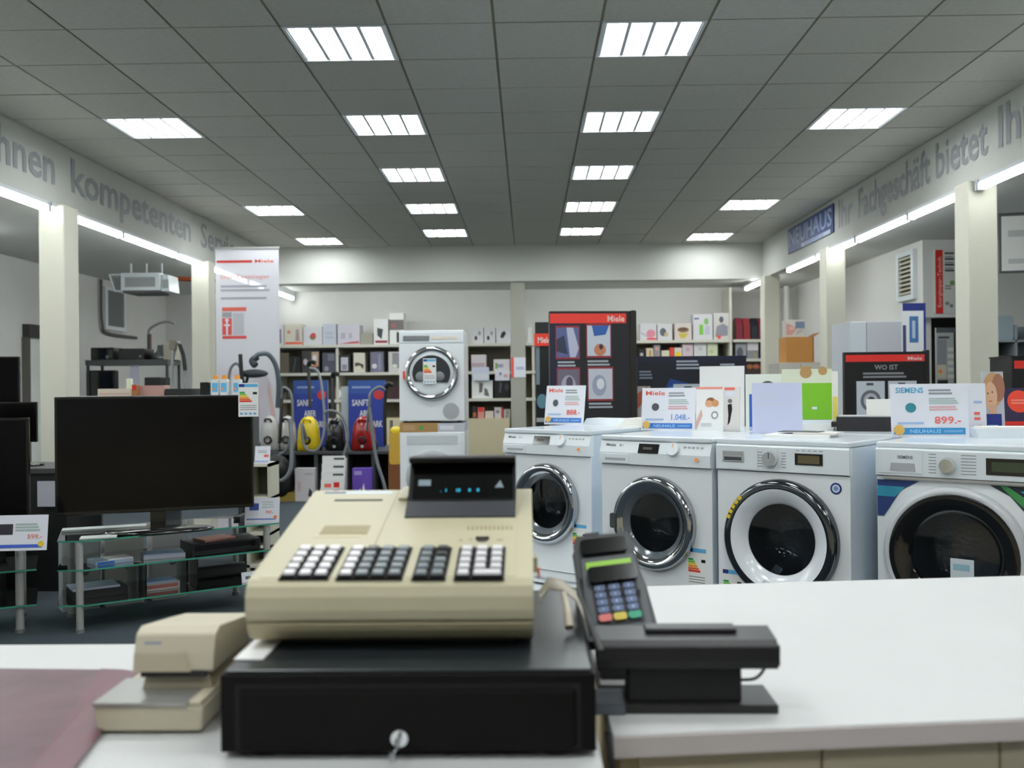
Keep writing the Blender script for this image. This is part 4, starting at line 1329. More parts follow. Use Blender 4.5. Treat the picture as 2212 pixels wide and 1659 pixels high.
part('base', B().box(-w_ / 2, -.06, 0, w_ / 2, .16, .05, FRM), t, bevel=.004)

# second dark display further back, showing a washing machine
Y = 7.9
a, c = P(1376, 775, Y), P(1612, 772, Y)
w_, h = c.x - a.x, P(1500, 769, Y).z
washer_pic = lambda x, z, ww, hh: [('r', x, z, x + ww, z + hh, mat('c9cfd8', .5)), ('r', x + ww * .35, z + hh * .88, x + ww * .6, z + hh * .95, INKD), ('d', x + ww * .5, z + hh * .45, ww * .36, mat('6a6e74', .4), hh * .3), ('d', x + ww * .5, z + hh * .45, ww * .25, mat('b9bec8', .4), hh * .21), ('d', x + ww * .52, z + hh * .45, ww * .14, mat('4c4e54', .4), hh * .12)]
t = thing('display_board', 'wide dark blue board showing a washing machine, behind the second price card', 'display board', ((a.x + c.x) / 2, Y, 0), 0)
b = B().box(-w_ / 2, 0, .04, w_ / 2, .05, h, NVY)
prints(b, w_, h, 0, [('r', .02, .5, .98, .97, mat('080c1e', .5)), ('p', [(.08, .6), (.7, .6), (.68, .82), (.3, .88)], mat('0e3f86', .5)), ('p', [(.16, .6), (.6, .6), (.55, .82), (.3, .84)], mat('1c78b4', .5)), ('l', .36, .93, .58, .985, 3, mat('a9b0bc', .5)), ('l', .02, .88, .14, .93, 3, mat('7c8494', .5)),
                     ('l', .76, .93, .9, .965, 2, mat('a9b0bc', .5)), ('r', .0, .55, .12, .84, mat('b3a9a4', .5)), ('p', [(.0, .8), (.09, .84), (.1, .78), (0, .72)], mat('b0583c', .5)), ('d', .6, .79, .045, mat('d0502e', .5), .03)]
       + washer_pic(.33, .6, .28, .25))
part('board', b, t)
part('base', B().box(-w_ / 2, -.05, 0, w_ / 2, .12, .04, FRM), t)
# right board with the red banner and two machines
Y = 6.75
a, c = P(1825, 765, Y), P(2003, 757, Y)
w_, h = c.x - a.x, P(1914, 760, Y).z
t = thing('display_board', 'black board with a red banner and two pictured washing machines, on the right', 'display board', ((a.x + c.x) / 2, Y, 0), R(-2))
b = B().box(-w_ / 2, 0, .05, w_ / 2 - .012, .05, h, mat('100d0e', .45))
prints(b, w_, h, 0, [('r', .015, .955, .72, .987, mat('e2302a', .45)), ('r', .72, .955, .96, .987, mat('d8403c', .45)), ('t', 'Miele', .76, .961, .016, mat('f4d4d0', .5), .17), ('t', 'WO IST', .36, .918, .022, mat('9a9c9e', .5), .28),
                     ('l', .22, .88, .74, .912, 2, mat('8a8c90', .5))] + washer_pic(.14, .7, .34, .165) + washer_pic(.52, .7, .34, .165))
part('board', b, t)
part('side_post', B().box(w_ / 2 - .014, -.004, .05, w_ / 2 + .01, .06, h + .01, FRM), t, bevel=.003)
part('base', B().box(-w_ / 2, -.08, 0, w_ / 2, .14, .05, FRM), t)
# dark tower with red tag behind the big board
Y = 8.6
a, c = P(1156, 696, Y), P(1200, 696, Y)
w_, h = c.x - a.x, a.z
t = thing('display_tower', 'slim black tower with a red tag, half hidden behind the tall board', 'display board', ((a.x + c.x) / 2, Y, 0), 0)
b = B().box(-w_ / 2, 0, 0, w_ / 2, .3, h, mat('14161b', .4))
prints(b, w_, h, 0, [('r', .02, .7, .2, .93, mat('6f7f86', .4)), ('d', .3, .62, .25, mat('5f8a9a', .5), .035), ('r', .02, .52, .9, .54, LGREY), ('r', .05, .4, .9, .5, NAVY)])
part('tower', b, t)
part('tag', prints(B().box(-w_ / 2 - .01, -.012, h * .885, w_ * .3, -.001, h * .945, mat('e03a24', .5)), w_, h, -.012, [('t', 'Miele', .12, .9, .028, mat('f6dad4', .5), .6)]), t, label='red tag')
# far right: black display at the frame edge
Y = 6.3
a = P(2186, 775, Y)
t = thing('display_board', 'black display with a red stripe cut by the right edge of the frame', 'display board', (a.x + .22, Y, 0), 0)
b = B().box(-.22, 0, 0, .22, .3, P(2200, 772, Y).z, mat('131013', .5))
prints(b, .44, P(2200, 772, Y).z, 0, [('r', .03, .95, 1, .985, mat('e2382c', .45)), ('l', .2, .8, .8, .86, 3, mat('7c7c80', .5)), ('d', .2, .8, .08, INKD, .03)])
part('board', b, t)
part('top_cap', B().box(-.225, -.005, P(2200, 772, Y).z, .225, .305, P(2200, 772, Y).z + .01, FRM), t)

# =============================================== RIGHT WING
# pale cabinets below the grille
Y = 9.6
a, c = P(1833, 700, Y), P(1945, 700, Y)
t = thing('refrigerator', 'pale grey refrigerator pair standing against the right wall', 'refrigerator', ((a.x + c.x) / 2 + .02, Y, 0), 0)
w_, h = c.x - a.x, P(1890, 694, Y).z
part('body', B().box(-w_ / 2, .02, 0, w_ / 2, .6, h, mat('d0d6dc', .4)), t, bevel=.005)
part('door', B().box(-w_ / 2, 0, .05, -w_ * .2, .018, h - .004, mat('d6dee6', .35)), t, bevel=.004)
part('door', B().box(-w_ * .19, 0, .05, w_ / 2, .018, h - .004, mat('c8cad2', .35)), t, bevel=.004)
# tall blue and white poster panel
Y = 8.9
a, c = P(1950, 655, Y), P(1994, 655, Y)
w_, h = c.x - a.x, a.z
t = thing('poster_stand', 'tall narrow blue and white poster panel below the wall grille', 'poster', ((a.x + c.x) / 2, Y, 0), R(-4))
b = B().box(-w_ / 2, 0, .03, w_ / 2, .035, h, mat('e4e8ec', .5)).box(w_ / 2, -.001, .03, w_ / 2 + .02, .04, h, NAVY)
prints(b, w_, h, 0, [('r', .0, .965, 1, 1, NAVY), ('r', .32, .82, .75, .94, mat('3f6da4', .5)), ('r', .45, .84, .6, .92, mat('b4c4dc', .5)), ('r', .0, .6, .16, .9, mat('39406a', .5)), ('r', .05, .6, .4, .74, mat('56605a', .5)), ('r', .45, .68, .95, .78, mat('4a8096', .5)), ('d', .5, .68, .2, mat('d8dcd8', .5), .03), ('d', .42, .595, .14, ORAN, .02), ('d', .4, .595, .07, YELL, .01)])
part('panel', b, t)
part('base', B().box(-w_ / 2, -.08, 0, w_ / 2 + .02, .12, .03, NAVY), t)
# grille in the receding wall
gz0, gz1 = P(1965, 640, 11.6).z, P(1965, 552, 11.6).z
t = thing('wall_grille', 'white framed ventilation grille with dark slots high on the right wall', 'grille', (WR, 11.62, gz0 - .05))
hg = gz1 - gz0 + .1
part('frame', B().box(-.05, -.26, 0, 0, -.19, hg, PLAS).box(-.05, .19, 0, 0, .26, hg, PLAS).box(-.05, -.19, 0, 0, .19, .06, PLAS).box(-.05, -.19, hg - .06, 0, .19, hg, PLAS), t, bevel=.004)
part('dark_back', B().box(-.012, -.19, .06, -.002, .19, hg - .06, mat('3a372e', .7)), t)
for i in range(9):
    z = .06 + (hg - .12) * (i + .3) / 9
    part('slat', B().box(-.04, -.19, z, -.015, .19, z + .022, mat('c8c2ae', .5)), t)
# red vertical banner on the wall facing us
a, c = P(2018, 540, 11.19), P(2064, 677, 11.19)
t = thing('wall_banner', 'white vertical wall sign with a red strip lettered upwards', 'sign', ((a.x + c.x) / 2, 11.2, c.z))
w_, h = c.x - a.x, a.z - c.z
b = B().box(-w_ / 2, -.012, 0, w_ / 2, 0, h, mat('d9d8d2', .6))
prints(b, w_, h, -.012, [('r', .05, .0, .4, 1, RED)] + [('r', .5, .66 + i * .09, .95, .69 + i * .09, INKD) for i in range(4)] + [('r', .5, .7 + i * .09, .9, .72 + i * .09, INKG) for i in range(3)]
       + [('d', .85, .48, .12, mat('6fa05a', .5), .04), ('d', .6, .16, .1, INKG, .03), ('d', .8, .12, .09, INKG, .03), ('l', .5, .38, .8, .46, 2, INKG)])
part('panel', b, t)
MV = Matrix.Translation((-w_ / 2 + .32 * w_, -.0165, .1 * h)) @ Matrix.Rotation(R(-90), 4, 'Y')
part('lettering', B(MV).text('Energiespar-Technik', 0, 0, w_ * .18, 0, mat('f0b4a4', .6), w=h * .8), t)
# poster rack in the doorway
a, c = P(2022, 708, 10.9), P(2064, 850, 10.9)
w_ = c.x - a.x
t = thing('poster_rack', 'grey poster rack with printed sheets in front of the dark doorway', 'rack', ((a.x + c.x) / 2, 10.9, 0))
h = a.z
b = B().box(-w_ / 2, 0, .03, w_ / 2, .03, h, mat('9fa3a0', .5))
prints(b, w_, h, 0, [('r', .0, .97, 1, 1, INKD), ('r', .05, .78, .55, .93, mat('85858c', .5)), ('r', .05, .7, .5, .78, mat('c7b9a4', .5)), ('d', .2, .74, .1, ORAN, .012), ('r', .05, .64, .6, .69, BLACK), ('l', .6, .7, .95, .9, 5, mat('c9c4b8', .5)), ('l', .1, .935, .7, .96, 1, INKD), ('r', .93, .3, 1, .97, BLK_M)])
part('panel', b, t)
part('foot', B().box(-w_ / 2, -.1, 0, w_ / 2, .15, .03, BLK_M), t)
# picture frame hanging from the ceiling right
Y = 9.4
a, c = P(2172, 516, Y), P(2172, 588, Y)
t = thing('hanging_sign', 'white framed panel hanging high at the right edge of the frame', 'sign', (a.x + .35, Y, c.z), R(-12))
h = LZ - c.z
part('frame', B().box(-.38, 0, 0, .38, .04, h - .003, mat('55575a', .5)), t)
part('panel', prints(B().box(-.36, -.004, .02, .36, 0, h - .03, PAPER2), .72, h, -.004, [('l', .08, .15, .6, .3, 1, mat('c4c8c6', .6)), ('l', .08, .6, .9, .8, 1, mat('c4c8c6', .6))]), t)
# shelving with blue-grey goods at right edge
Y = 10.4
a, c = P(2150, 702, Y), P(2150, 880, Y)
t = thing('shelf_unit', 'grey shelf unit at the right edge of the frame, beyond the nearest column', 'shelf', (a.x + .35, Y, 0))
GS = mat('a8b0b4', .5)
h = a.z
part('back_panel', B().box(-.42, .4, 0, .42, .42, h, mat('8c989c', .6)), t)
for x in (-.42, -.14, .4): part('upright', B().box(x, 0, 0, x + .02, .4, h, GS), t)
for z in (.1, .7, 1.05, 1.4, 1.68): part('shelf_board', B().box(-.4, 0, z, .4, .4, z + .02, GS), t)
for lb, x, z, ww, hh, m_ in (('pale blue bag on the top board of the right-edge shelf', -.28, 1.70, .22, .26, 'aebfc9'), ('dark box on the second board of the right-edge shelf', -.28, 1.42, .22, .12, '2c2e30'),
                             ('small white jug on the top board of the right-edge shelf', .1, 1.70, .12, .14, 'dfe6e8'), ('black kettle on the second board of the right-edge shelf', .08, 1.42, .14, .17, '22252a'),
                             ('blue-grey carton on the third board of the right-edge shelf', -.28, 1.07, .23, .26, '93a3ab'), ('grey carton on the third board of the right-edge shelf', .1, 1.07, .3, .24, '7a868c')):
    b = B().rbox(-ww / 2, 0, 0, ww / 2, .2, hh, min(ww, hh) * .15, mat(m_, .5), n=3)
    if 'jug' in lb or 'kettle' in lb: b = B().lathe([(.0001, 0), (ww * .5, 0), (ww * .5, hh * .6), (ww * .3, hh * .95), (.0001, hh)], mat(m_, .3), (0, .12, 0), 20, axis='z').tube([(ww * .45, .12, hh * .2), (ww * .7, .12, hh * .4), (ww * .4, .12, hh * .8)], .008, mat(m_, .3))
    single('jug' if 'jug' in lb else 'kettle' if 'kettle' in lb else 'bag' if 'bag' in lb else 'product_box', b, lb, 'jug' if 'jug' in lb else 'kettle' if 'kettle' in lb else 'bag' if 'bag' in lb else 'box', (a.x + .35 + x + .02, Y + .02, z + .001))
# brown carton and picture carton behind columns
Y = 12.9
a, c = P(1699, 728, Y), P(1758, 728, Y)
t = thing('side_cabinet', 'low grey cabinet carrying the brown carton, behind the second right column', 'cabinet', ((a.x + c.x) / 2, Y, 0))
hc = P(1730, 783, Y).z - .001
part('body', B().box(-.3, -.02, 0, .28, .5, hc, mat('b8b6ac', .5)), t, bevel=.004)
part('door', B().box(-.29, -.035, .03, -.01, -.02, hc - .02, mat('c4c2b8', .5)), t)
part('door', B().box(0, -.035, .03, .27, -.02, hc - .02, mat('c4c2b8', .5)), t)
w_, h = c.x - a.x, a.z - hc - .001
t = thing('carton', 'large plain brown carton with an open flap, right of the farthest column', 'box', ((a.x + c.x) / 2, Y, hc + .001))
part('box_body', B().box(-w_ / 2, 0, 0, w_ / 2, .4, h, mat('b98142', .8, var=.05)).rect(w_ / 2 - .02, 0, w_ / 2, h, -.001, mat('8a5c30', .8)), t)
part('flap', B().add([(w_ / 2, .0, h), (w_ / 2 + .1, .02, h + .06), (w_ / 2 + .1, .38, h + .06), (w_ / 2, .4, h)], [(0, 1, 2, 3), (3, 2, 1, 0)], mat('8a5c30', .8)), t)
carton('picture-printed white box on top of the plain brown carton', 1698, 1738, 691, Y + .02, hc + h + .003, .2, mat('cfc9c0', .5),
       [('p', [(0, .1), (.3, .1), (.6, .5), (.2, .75), (0, .8)], mat('c8948a', .5)), ('r', .5, .5, 1, .9, mat('6c7890', .5)), ('p', [(.5, .1), (.9, .3), (.95, .5), (.6, .4)], mat('b8b0ac', .5)), ('d', .3, .5, .14, mat('d8b0a0', .5), .1)])
# white board with blue patch left of the second column's foot
# ============================================ SHELVES ON THE BACK WALL
SHW = mat('d6d4c8', .55)
SHD = mat('8f8a7c', .8)
YS = 16.05


def shelf_unit(label, xa, xb, zs, posts, cab=None, back=True):
    t = thing('shelf_unit', label, 'shelf', ((xa + xb) / 2, YS, 0))
    o = Vector(t.location)
    for z in zs:
        wpart('shelf_board', B().box(xa, YS, z - .045, xb, WB - .03, z, SHW), t, o)
    for x, h in posts:
        wpart('upright', B().box(x - .02, YS + .02, 0, x + .02, WB - .03, h, SHW), t, o)
    if back:
        wpart('back_panel', B().box(xa, WB - .028, .1, xb, WB - .01, zs[0] - .05, SHD), t, o)
    if cab:
        wpart('cabinet_body', B().box(xa + .02, YS + .0, 0, xb - .02, WB - .04, cab, mat('d2c7a6', .55)), t, o)
        n = max(1, round((xb - xa) / .5))
        for i in range(n):
            u = xa + .025 + (xb - xa - .05) * i / n
            wpart('cabinet_door', B().box(u, YS - .018, .06, u + (xb - xa - .05) / n - .006, YS - .001, cab - .01, mat('d6cba9', .5)), t, o)
    return t


X = lambda px: P(px, 800, YS).x
Z1, Z2 = 1.965, 1.505
shelf_unit('long white wall shelf left of the stacked dryers', X(598), X(874), (Z1, Z2, 1.06), ((X(598), Z1 - .05), (X(728), Z1 - .05), (X(871), Z1 - .05)), .75)
shelf_unit('white wall shelf between the dryers and the slim middle column', X(1006), X(1103), (Z1, Z2, 1.06), ((X(1007), Z1 - .05), (X(1106), Z1 - .05)), .73)
shelf_unit('narrow white shelf right behind the slim middle column', X(1112), X(1160), (Z1, Z2, 1.06), ((X(1113), Z1 - .05), (X(1152), Z1 - .05)), .4)
shelf_unit('white wall shelf with bright kitchen boxes, right of the tall black board', X(1300), X(1578), (Z1 + .02, 1.70, 1.3), ((X(1302), Z1), (X(1440), 1.65), (X(1580), 2.84)), .75)
shelf_unit('white shelf section holding dark red packs, beside the farthest column', X(1585), X(1688), (1.985, 1.67, 1.3), ((X(1686), 1.94),), .75)

W_ = mat('dcdade', .55); CRM = mat('d9d4c4', .55); LIL = mat('d4d0dc', .55); PBL = mat('c8cdda', .55)
MARN = mat('7a1f30', .4); SLT = mat('4a4b58', .5); BRN = mat('4a3c34', .6)
g1 = 'boxes on the top board of the left wall shelf'
YG = 16.1
def sb(lab, x0, x1, yt, Z, col, spec=(), g=None, d=.3, nm='product_box', cat='box'):
    gap = {1.505: .405, 1.06: .39, 1.70: .235, 1.67: .265, 1.30: .32}.get(round(Z, 3))
    return carton(lab, x0, x1, yt, YG, Z + .0015, d, col, spec, group=g, name=nm, cat=cat, hmax=gap)


sb('white box with a mauve side picture, just right of the tall banner', 602, 613, 702, Z1, W_, [('r', .1, .1, .5, .8, mat('8d8490', .6))], g1)
sb('cream box with a red strip at its foot and grey bottle picture', 614, 653, 700, Z1, CRM, [('r', .05, .04, .98, .15, mat('dc5a44', .5)), ('p', [(.6, .2), (.85, .2), (.8, .75), (.65, .75)], mat('a8939c', .6)), ('d', .25, .62, .1, mat('c9897c', .6))], g1)
sb('white box with a round red and green picture', 655, 696, 706, Z1, W_, [('d', .5, .45, .17, mat('6c7a54', .6)), ('d', .53, .52, .14, mat('c8444a', .5))], g1)
sb('plain pale blue box with faint print', 697, 726, 700, Z1, PBL, [('l', .2, .3, .8, .7, 2, mat('b4bac8', .6))], g1)
sb('wide lilac box with a red wave along its foot', 729, 777, 702, Z1, LIL, [('p', [(.05, .03), (.98, .06), (.95, .18), (.6, .14), (.3, .08)], mat('b04850', .5)), ('r', .15, .3, .35, .6, mat('b4b0be', .6)), ('r', .5, .3, .65, .6, mat('b8b4c2', .6))], g1)
sb('low grey-brown box beside the lilac box', 778, 805, 719, Z1, mat('a09b90', .6), [('d', .4, 1.2, .01, REDP)], g1)
sb('tall white box with a dark appliance and dark red foot', 807, 838, 689, Z1, PAPER2, [('p', [(.25, .35), (.55, .2), (.65, .6), (.25, .65)], mat('3c3e44', .5)), ('r', .1, .05, .95, .15, mat('8a2a34', .5))], g1)
sb('tallest white box with a dark brown band, next to the upper dryer', 841, 872, 676, Z1, PAPER2, [('r', .0, .45, 1, .78, mat('6c6466', .5)), ('d', .3, .6, .16, mat('9a5a5c', .5), .08), ('p', [(.5, .05), (.7, .05), (.75, .35), (.5, .4)], BLK_M)], g1)
g2 = 'boxes on the second board of the left wall shelf'
sb('dark brown box at the left end of the second board', 604, 624, 762, Z2, mat('5c5346', .6), (), g2)
sb('black box with a faint grey slash', 625, 650, 770, Z2, BLK_M, [('p', [(.3, .1), (.4, .1), (.6, .9), (.5, .9)], mat('4a4a4c', .5))], g2)
sb('dark box with pale round objects and an orange print', 652, 690, 758, Z2, mat('3a3638', .5), [('d', .2, .5, .12, mat('b8b4b8', .5), .14), ('d', .4, .42, .11, mat('c4c0c0', .5), .12), ('r', .55, .3, .95, .95, mat('b79c88', .5)), ('d', .72, .68, .12, mat('e0dee6', .5), .14), ('d', .75, .35, .12, mat('b5725c', .5), .1)], g2)
sb('slate blue box with a grey picture', 696, 726, 762, Z2, SLT, [('r', .4, .6, .9, .95, mat('6a6e7a', .5)), ('d', .3, .2, .16, mat('8c8c9c', .5), .12)], g2)
sb('black box with a white front panel', 731, 757, 766, Z2, BLK_M, [('r', .2, .1, .8, .85, mat('c8c6d0', .5)), ('r', .3, .15, .7, .45, mat('8e8a9c', .5))], g2)
sb('cream box with a dark shoe-like picture', 761, 788, 762, Z2, mat('ddd8c8', .5), [('p', [(.2, .3), (.6, .35), (.85, .15), (.9, .4), (.5, .5), (.2, .5)], mat('4a463e', .5)), ('r', 0, 0, .1, 1, BLK_M)], g2)
sb('grey-violet box with a white disc', 800, 828, 760, Z2, mat('6e6c80', .5), [('d', .3, .3, .2, mat('dcdade', .5), .12), ('r', .6, .1, .8, .9, mat('8a88a0', .5))], g2)
sb('white and grey box half hidden behind the upper dryer', 839, 866, 760, Z2, mat('cfcdca', .5), [('r', .3, .2, .9, .95, mat('8e8c90', .5)), ('d', .5, .3, .2, mat('d8dcd4', .5), .1)], g2)
Z3 = 1.06
sb('white box picturing an iron on the third board', 724, 748, 838, Z3, mat('b5afa4', .6), [('d', .35, .5, .2, PAPER2, .35), ('d', .75, .5, .18, BLK_M, .3)], 'boxes low on the left wall shelf')
sb('dark maroon box low on the left wall shelf beside the dryers', 842, 866, 836, Z3, mat('3a1d22', .5), (), 'boxes low on the left wall shelf')
sb('dark grey box low behind the yellow vacuum cleaner', 640, 690, 838, Z3, mat('4a4744', .6), (), 'boxes low on the left wall shelf')
# hanging blue-white card by the dryer
# centre shelf
g3 = 'boxes on the centre wall shelf'
dd = lambda a, b_, c=.13: [('d', .35, .33, c, mat(a, .5), .14), ('d', .66, .63, c, mat(b_, .5), .14)]
sb('white box with two dark dots, leftmost on the centre top board', 1019, 1044, 707, Z1, W_, dd('2f3032', '8f9a92'), g3)
sb('white box with two dark dots, second on the centre top board', 1046, 1070, 707, Z1, W_, dd('2c2b30', '9aa09c', .12), g3)
sb('white box with one large dark shape, third on the centre top board', 1072, 1104, 707, Z1, W_, [('p', [(.25, .35), (.45, .3), (.65, .6), (.55, .78), (.35, .65)], mat('2a2a2c', .5))], g3)
sb('white box seen just right of the slim column', 1140, 1149, 708, Z1, PAPER2, (), g3)
sb('pinkish white box at the left of the centre second board', 1018, 1050, 766, Z2, mat('d9cfd4', .5), [('r', 0, .2, .9, .5, mat('b8a4ac', .5)), ('r', .3, .1, .9, .2, mat('7c7c90', .5))], g3)
sb('white box with a green and violet print on the centre second board', 1066, 1101, 776, Z2, W_, [('r', .1, .2, .25, .7, mat('7fae62', .5)), ('r', .25, .3, .6, .6, mat('a49cc0', .5))], g3)
sb('white box with two grey standing figures on the centre third board', 1019, 1064, 822, Z3, PAPER2, [('p', [(.35, .3), (.5, .35), (.55, .85), (.35, .9)], mat('6a6468', .5)), ('p', [(.6, .15), (.85, .1), (.75, .5), (.6, .6)], mat('6e6e70', .5))], g3)
sb('glossy black box on the centre third board', 1068, 1101, 820, Z3, BLACK, [('p', [(.3, .3), (.4, .3), (.5, .8), (.35, .9)], mat('4c5058', .5)), ('d', .8, .6, .14, mat('3c3c3e', .5), .2)], g3)
gl = 'small packs on the low centre board'
zc_ = .73
for lb, x0, x1, yt, c_, sp_ in (('red-capped bottle box on the beige cabinet', 1032, 1046, 880, 'd98f88', [('r', .1, .6, .9, 1, mat('d8382a', .5))]), ('dark narrow box at the left end of the beige cabinet', 1021, 1030, 878, '2c2320', [('r', .1, .1, .8, .5, mat('a8603c', .5))]),
                                ('cream pack in the middle of the beige cabinet', 1048, 1066, 888, 'd9d0c4', []), ('white pack with a red edge on the beige cabinet', 1068, 1086, 880, 'cfc8cc', [('r', .8, 0, 1, 1, mat('d8483c', .5)), ('d', .4, .6, .2, MGREY)]),
                                ('grey pack at the right end of the beige cabinet', 1088, 1102, 884, 'b5b0a6', [('p', [(.3, 0), (.6, 0), (.8, .8), (.5, .9)], MGREY)])):
    sb(lb, x0, x1, yt, zc_, mat(c_, .5), sp_, gl, d=.15)
# signs fixed to the boards
t = single('shelf_sign', prints(B().box(-.14, -.004, 0, .14, 0, .22, mat('d8e0f0', .25)), .28, .22, -.004, [('r', .1, .1, .9, .5, PAPER)]), 'white shiny sign hanging from the centre shelf edge', 'sign', (P(1038, 800, YS).x, YS - .002, P(1038, 822, YS).z))
t = single('shelf_sign', prints(B().box(-.12, -.004, 0, .12, 0, .17, PAPER), .24, .17, -.004, [('r', .3, .5, .45, .8, INKG), ('r', .6, .3, .85, .6, mat('e4a8ac', .5))]), 'white square sign hanging over the black box on the centre shelf', 'sign', (P(1085, 800, YS).x, YS - .002, P(1085, 822, YS).z))
a = P(1110, 772, 14.79)
t = single('column_notice', prints(B().box(-.005, -.006, 0, .215, 0, .3, PAPER), .22, .3, -.006, [('r', .0, .0, .2, 1, mat('dc5a50', .5)), ('l', .35, .4, .9, .55, 2, mat('8f9fc4', .5))], x0=-.005),
           'small white notice with a red side stripe on the slim middle column', 'sign', (-.245, 14.798, P(1120, 815, 14.8).z))
# right bright shelf
g4 = 'boxes on the top board of the bright right shelf'
ZR = Z1 + .02
sb('white box with a pink cup picture', 1383, 1418, 699, ZR, W_, [('d', .65, .4, .28, mat('d98a9c', .5), .25), ('r', .4, .03, .98, .14, mat('d8404a', .5)), ('p', [(.05, .5), (.5, .2), (.5, .15), (.05, .4)], LGREY)], g4)
sb('white box with a grey-black appliance picture', 1420, 1452, 700, ZR, W_, [('d', .38, .5, .22, mat('5a5d66', .5), .26), ('d', .6, .35, .14, mat('c9b08c', .5), .14)], g4)
sb('pink-cream box with a brown dish and yellow bowl', 1457, 1494, 698, ZR, mat('ddd0cc', .5), [('p', [(.2, .4), (.8, .4), (.6, .1), (.35, .1)], mat('ccb94c', .5)), ('d', .5, .6, .34, mat('8a6a40', .5), .16), ('d', .5, .64, .28, mat('5c4630', .5), .1)], g4)
sb('tall white box with a bright green blender', 1497, 1539, 679, ZR, W_, [('r', .32, .2, .52, .6, mat('7cc044', .5)), ('d', .68, .72, .12, mat('84b86c', .5), .13), ('r', .6, .2, .85, .55, mat('c4c6d4', .5)), ('r', .05, .8, .3, .87, mat('5c6a94', .5))], g4)
sb('tall white box with a grey mixer beside the white post', 1541, 1575, 676, ZR, mat('d6d2d0', .5), [('p', [(.1, .1), (.9, .15), (.9, .5), (.6, .6), (.2, .5)], mat('8f8f9c', .5)), ('d', .5, .75, .14, mat('4c4e5c', .5), .12), ('d', .35, .1, .12, mat('e0503c', .5), .08)], g4)
g5 = 'goods on the second board of the bright right shelf'
for lb, x0, x1, yt, c_, sp_ in (('dark box with a pale dot', 1380, 1392, 755, '22211f', [('d', .5, .4, .3, LGREY)]), ('cream box with orange figures', 1396, 1411, 752, 'd2c6ae', [('p', [(.4, .1), (.7, .1), (.7, .8), (.4, .7)], mat('b98a50', .5))]),
                                ('grey and rose box', 1412, 1426, 745, '8f868a', [('d', .5, .7, .3, mat('c49a94', .5))]), ('low cream carton', 1429, 1446, 757, 'd8d4bc', []), ('small bright red pack', 1447, 1456, 751, 'd84a34', []),
                                ('white pack with a yellow print', 1457, 1473, 751, 'e0dcd2', [('d', .5, .3, .4, YELL, .3)]), ('pale pink box', 1474, 1497, 743, 'd2c0c8', [('d', .5, .6, .2, mat('b8a4b0', .5))]),
                                ('plain white box with a faint ring', 1499, 1526, 741, 'd4d4d6', [('d', .5, .6, .18, mat('bcbcc0', .5))]), ('pale yellow-green box', 1528, 1550, 741, 'd0d4b8', [('d', .4, .4, .2, mat('b4c48c', .5))])):
    sb(lb + ' on the second board of the bright shelf', x0, x1, yt, 1.70, mat(c_, .5), sp_, g5)
# dark red packs leaning in a row
for i, (x, c_, l) in enumerate(((1597, '7a2034', 'leftmost of the dark red packs'), (1613, '8c2a30', 'second of the dark red packs, more brick red'), (1630, '1f222c', 'the black pack among the dark red ones'), (1646, '7c1c36', 'rightmost of the dark red packs beside the column'))):
    a, c = P(x - 7, 686, YG), P(x + 7, 686, YG)
    h = a.z - 1.987
    M = Matrix.Shear('XY', 4, (0, 0))
    b = B().prism([(0, 0), (.26, 0), (.26, h * .9), (.1, h), (0, h * .6)], -(c.x - a.x) / 2, (c.x - a.x) / 2, mat(c_, .3, coat=.4))
    single('product_pack', b, 'glossy upright pack, ' + l, 'pack', ((a.x + c.x) / 2, YG, 1.987), 0, 'glossy packs beside the farthest column', bevel=.01)
g6 = 'goods low on the shelf beside the farthest column'
for lb, x0, x1, yt, Z, c_, sp_ in (('grey-white box with dark domes', 1589, 1612, 742, 1.67, '9a9ca4', [('d', .4, .4, .3, mat('55585f', .5), .35)]), ('white box stacked with a grey pot picture', 1614, 1638, 733, 1.67, 'ded9dc', [('r', .0, 0, 1, .5, mat('8a8c96', .5)), ('r', .6, .05, .8, .35, mat('b09a5c', .5))]),
                                   ('black and white box touching the column', 1641, 1654, 740, 1.67, '26272a', [('d', .5, .4, .35, PAPER2, .25)]), ('dark box with copper discs', 1600, 1655, 781, 1.30, '3c2c28', [('d', .35, .75, .12, mat('a5653c', .5), .12), ('d', .6, .75, .12, mat('b0603f', .5), .12), ('d', .8, .7, .1, mat('7c4030', .5), .1)])):
    sb(lb + ' on the shelf by the farthest column', x0, x1, yt, Z, mat(c_, .5), sp_, g6)
# ================================================ VACUUM CLEANER DISPLAY
VG = mat('3c3e40', .6)
YV = 11.2
xa, xb = P(462, 1000, YV).x, P(858, 1000, YV).x
zt = P(660, 976, YV).z
t = thing('podium', 'long dark grey display podium carrying the vacuum cleaners', 'podium', ((xa + xb) / 2, YV, 0))
o = Vector(t.location)
wpart('top_board', B().box(xa, YV, zt - .035, xb, 12.45, zt, VG), t, o, bevel=.004)
wpart('back_panel', B().box(xa, YV + .5, 0, xb, YV + .53, zt - .035, mat('232426', .7)), t, o)
for px in (462, 555, 634, 682, 748, 806, 857):
    x = min(max(P(px, 1000, YV).x, xa + .02), xb - .02)
    wpart('partition', B().box(x - .02, YV + .01, 0, x + .02, YV + .5, zt - .035, VG), t, o)
wpart('rear_plinth', B().box(xa + .02, YV + .6, 0, xb - .02, 12.4, zt - .035, mat('232426', .7)), t, o)

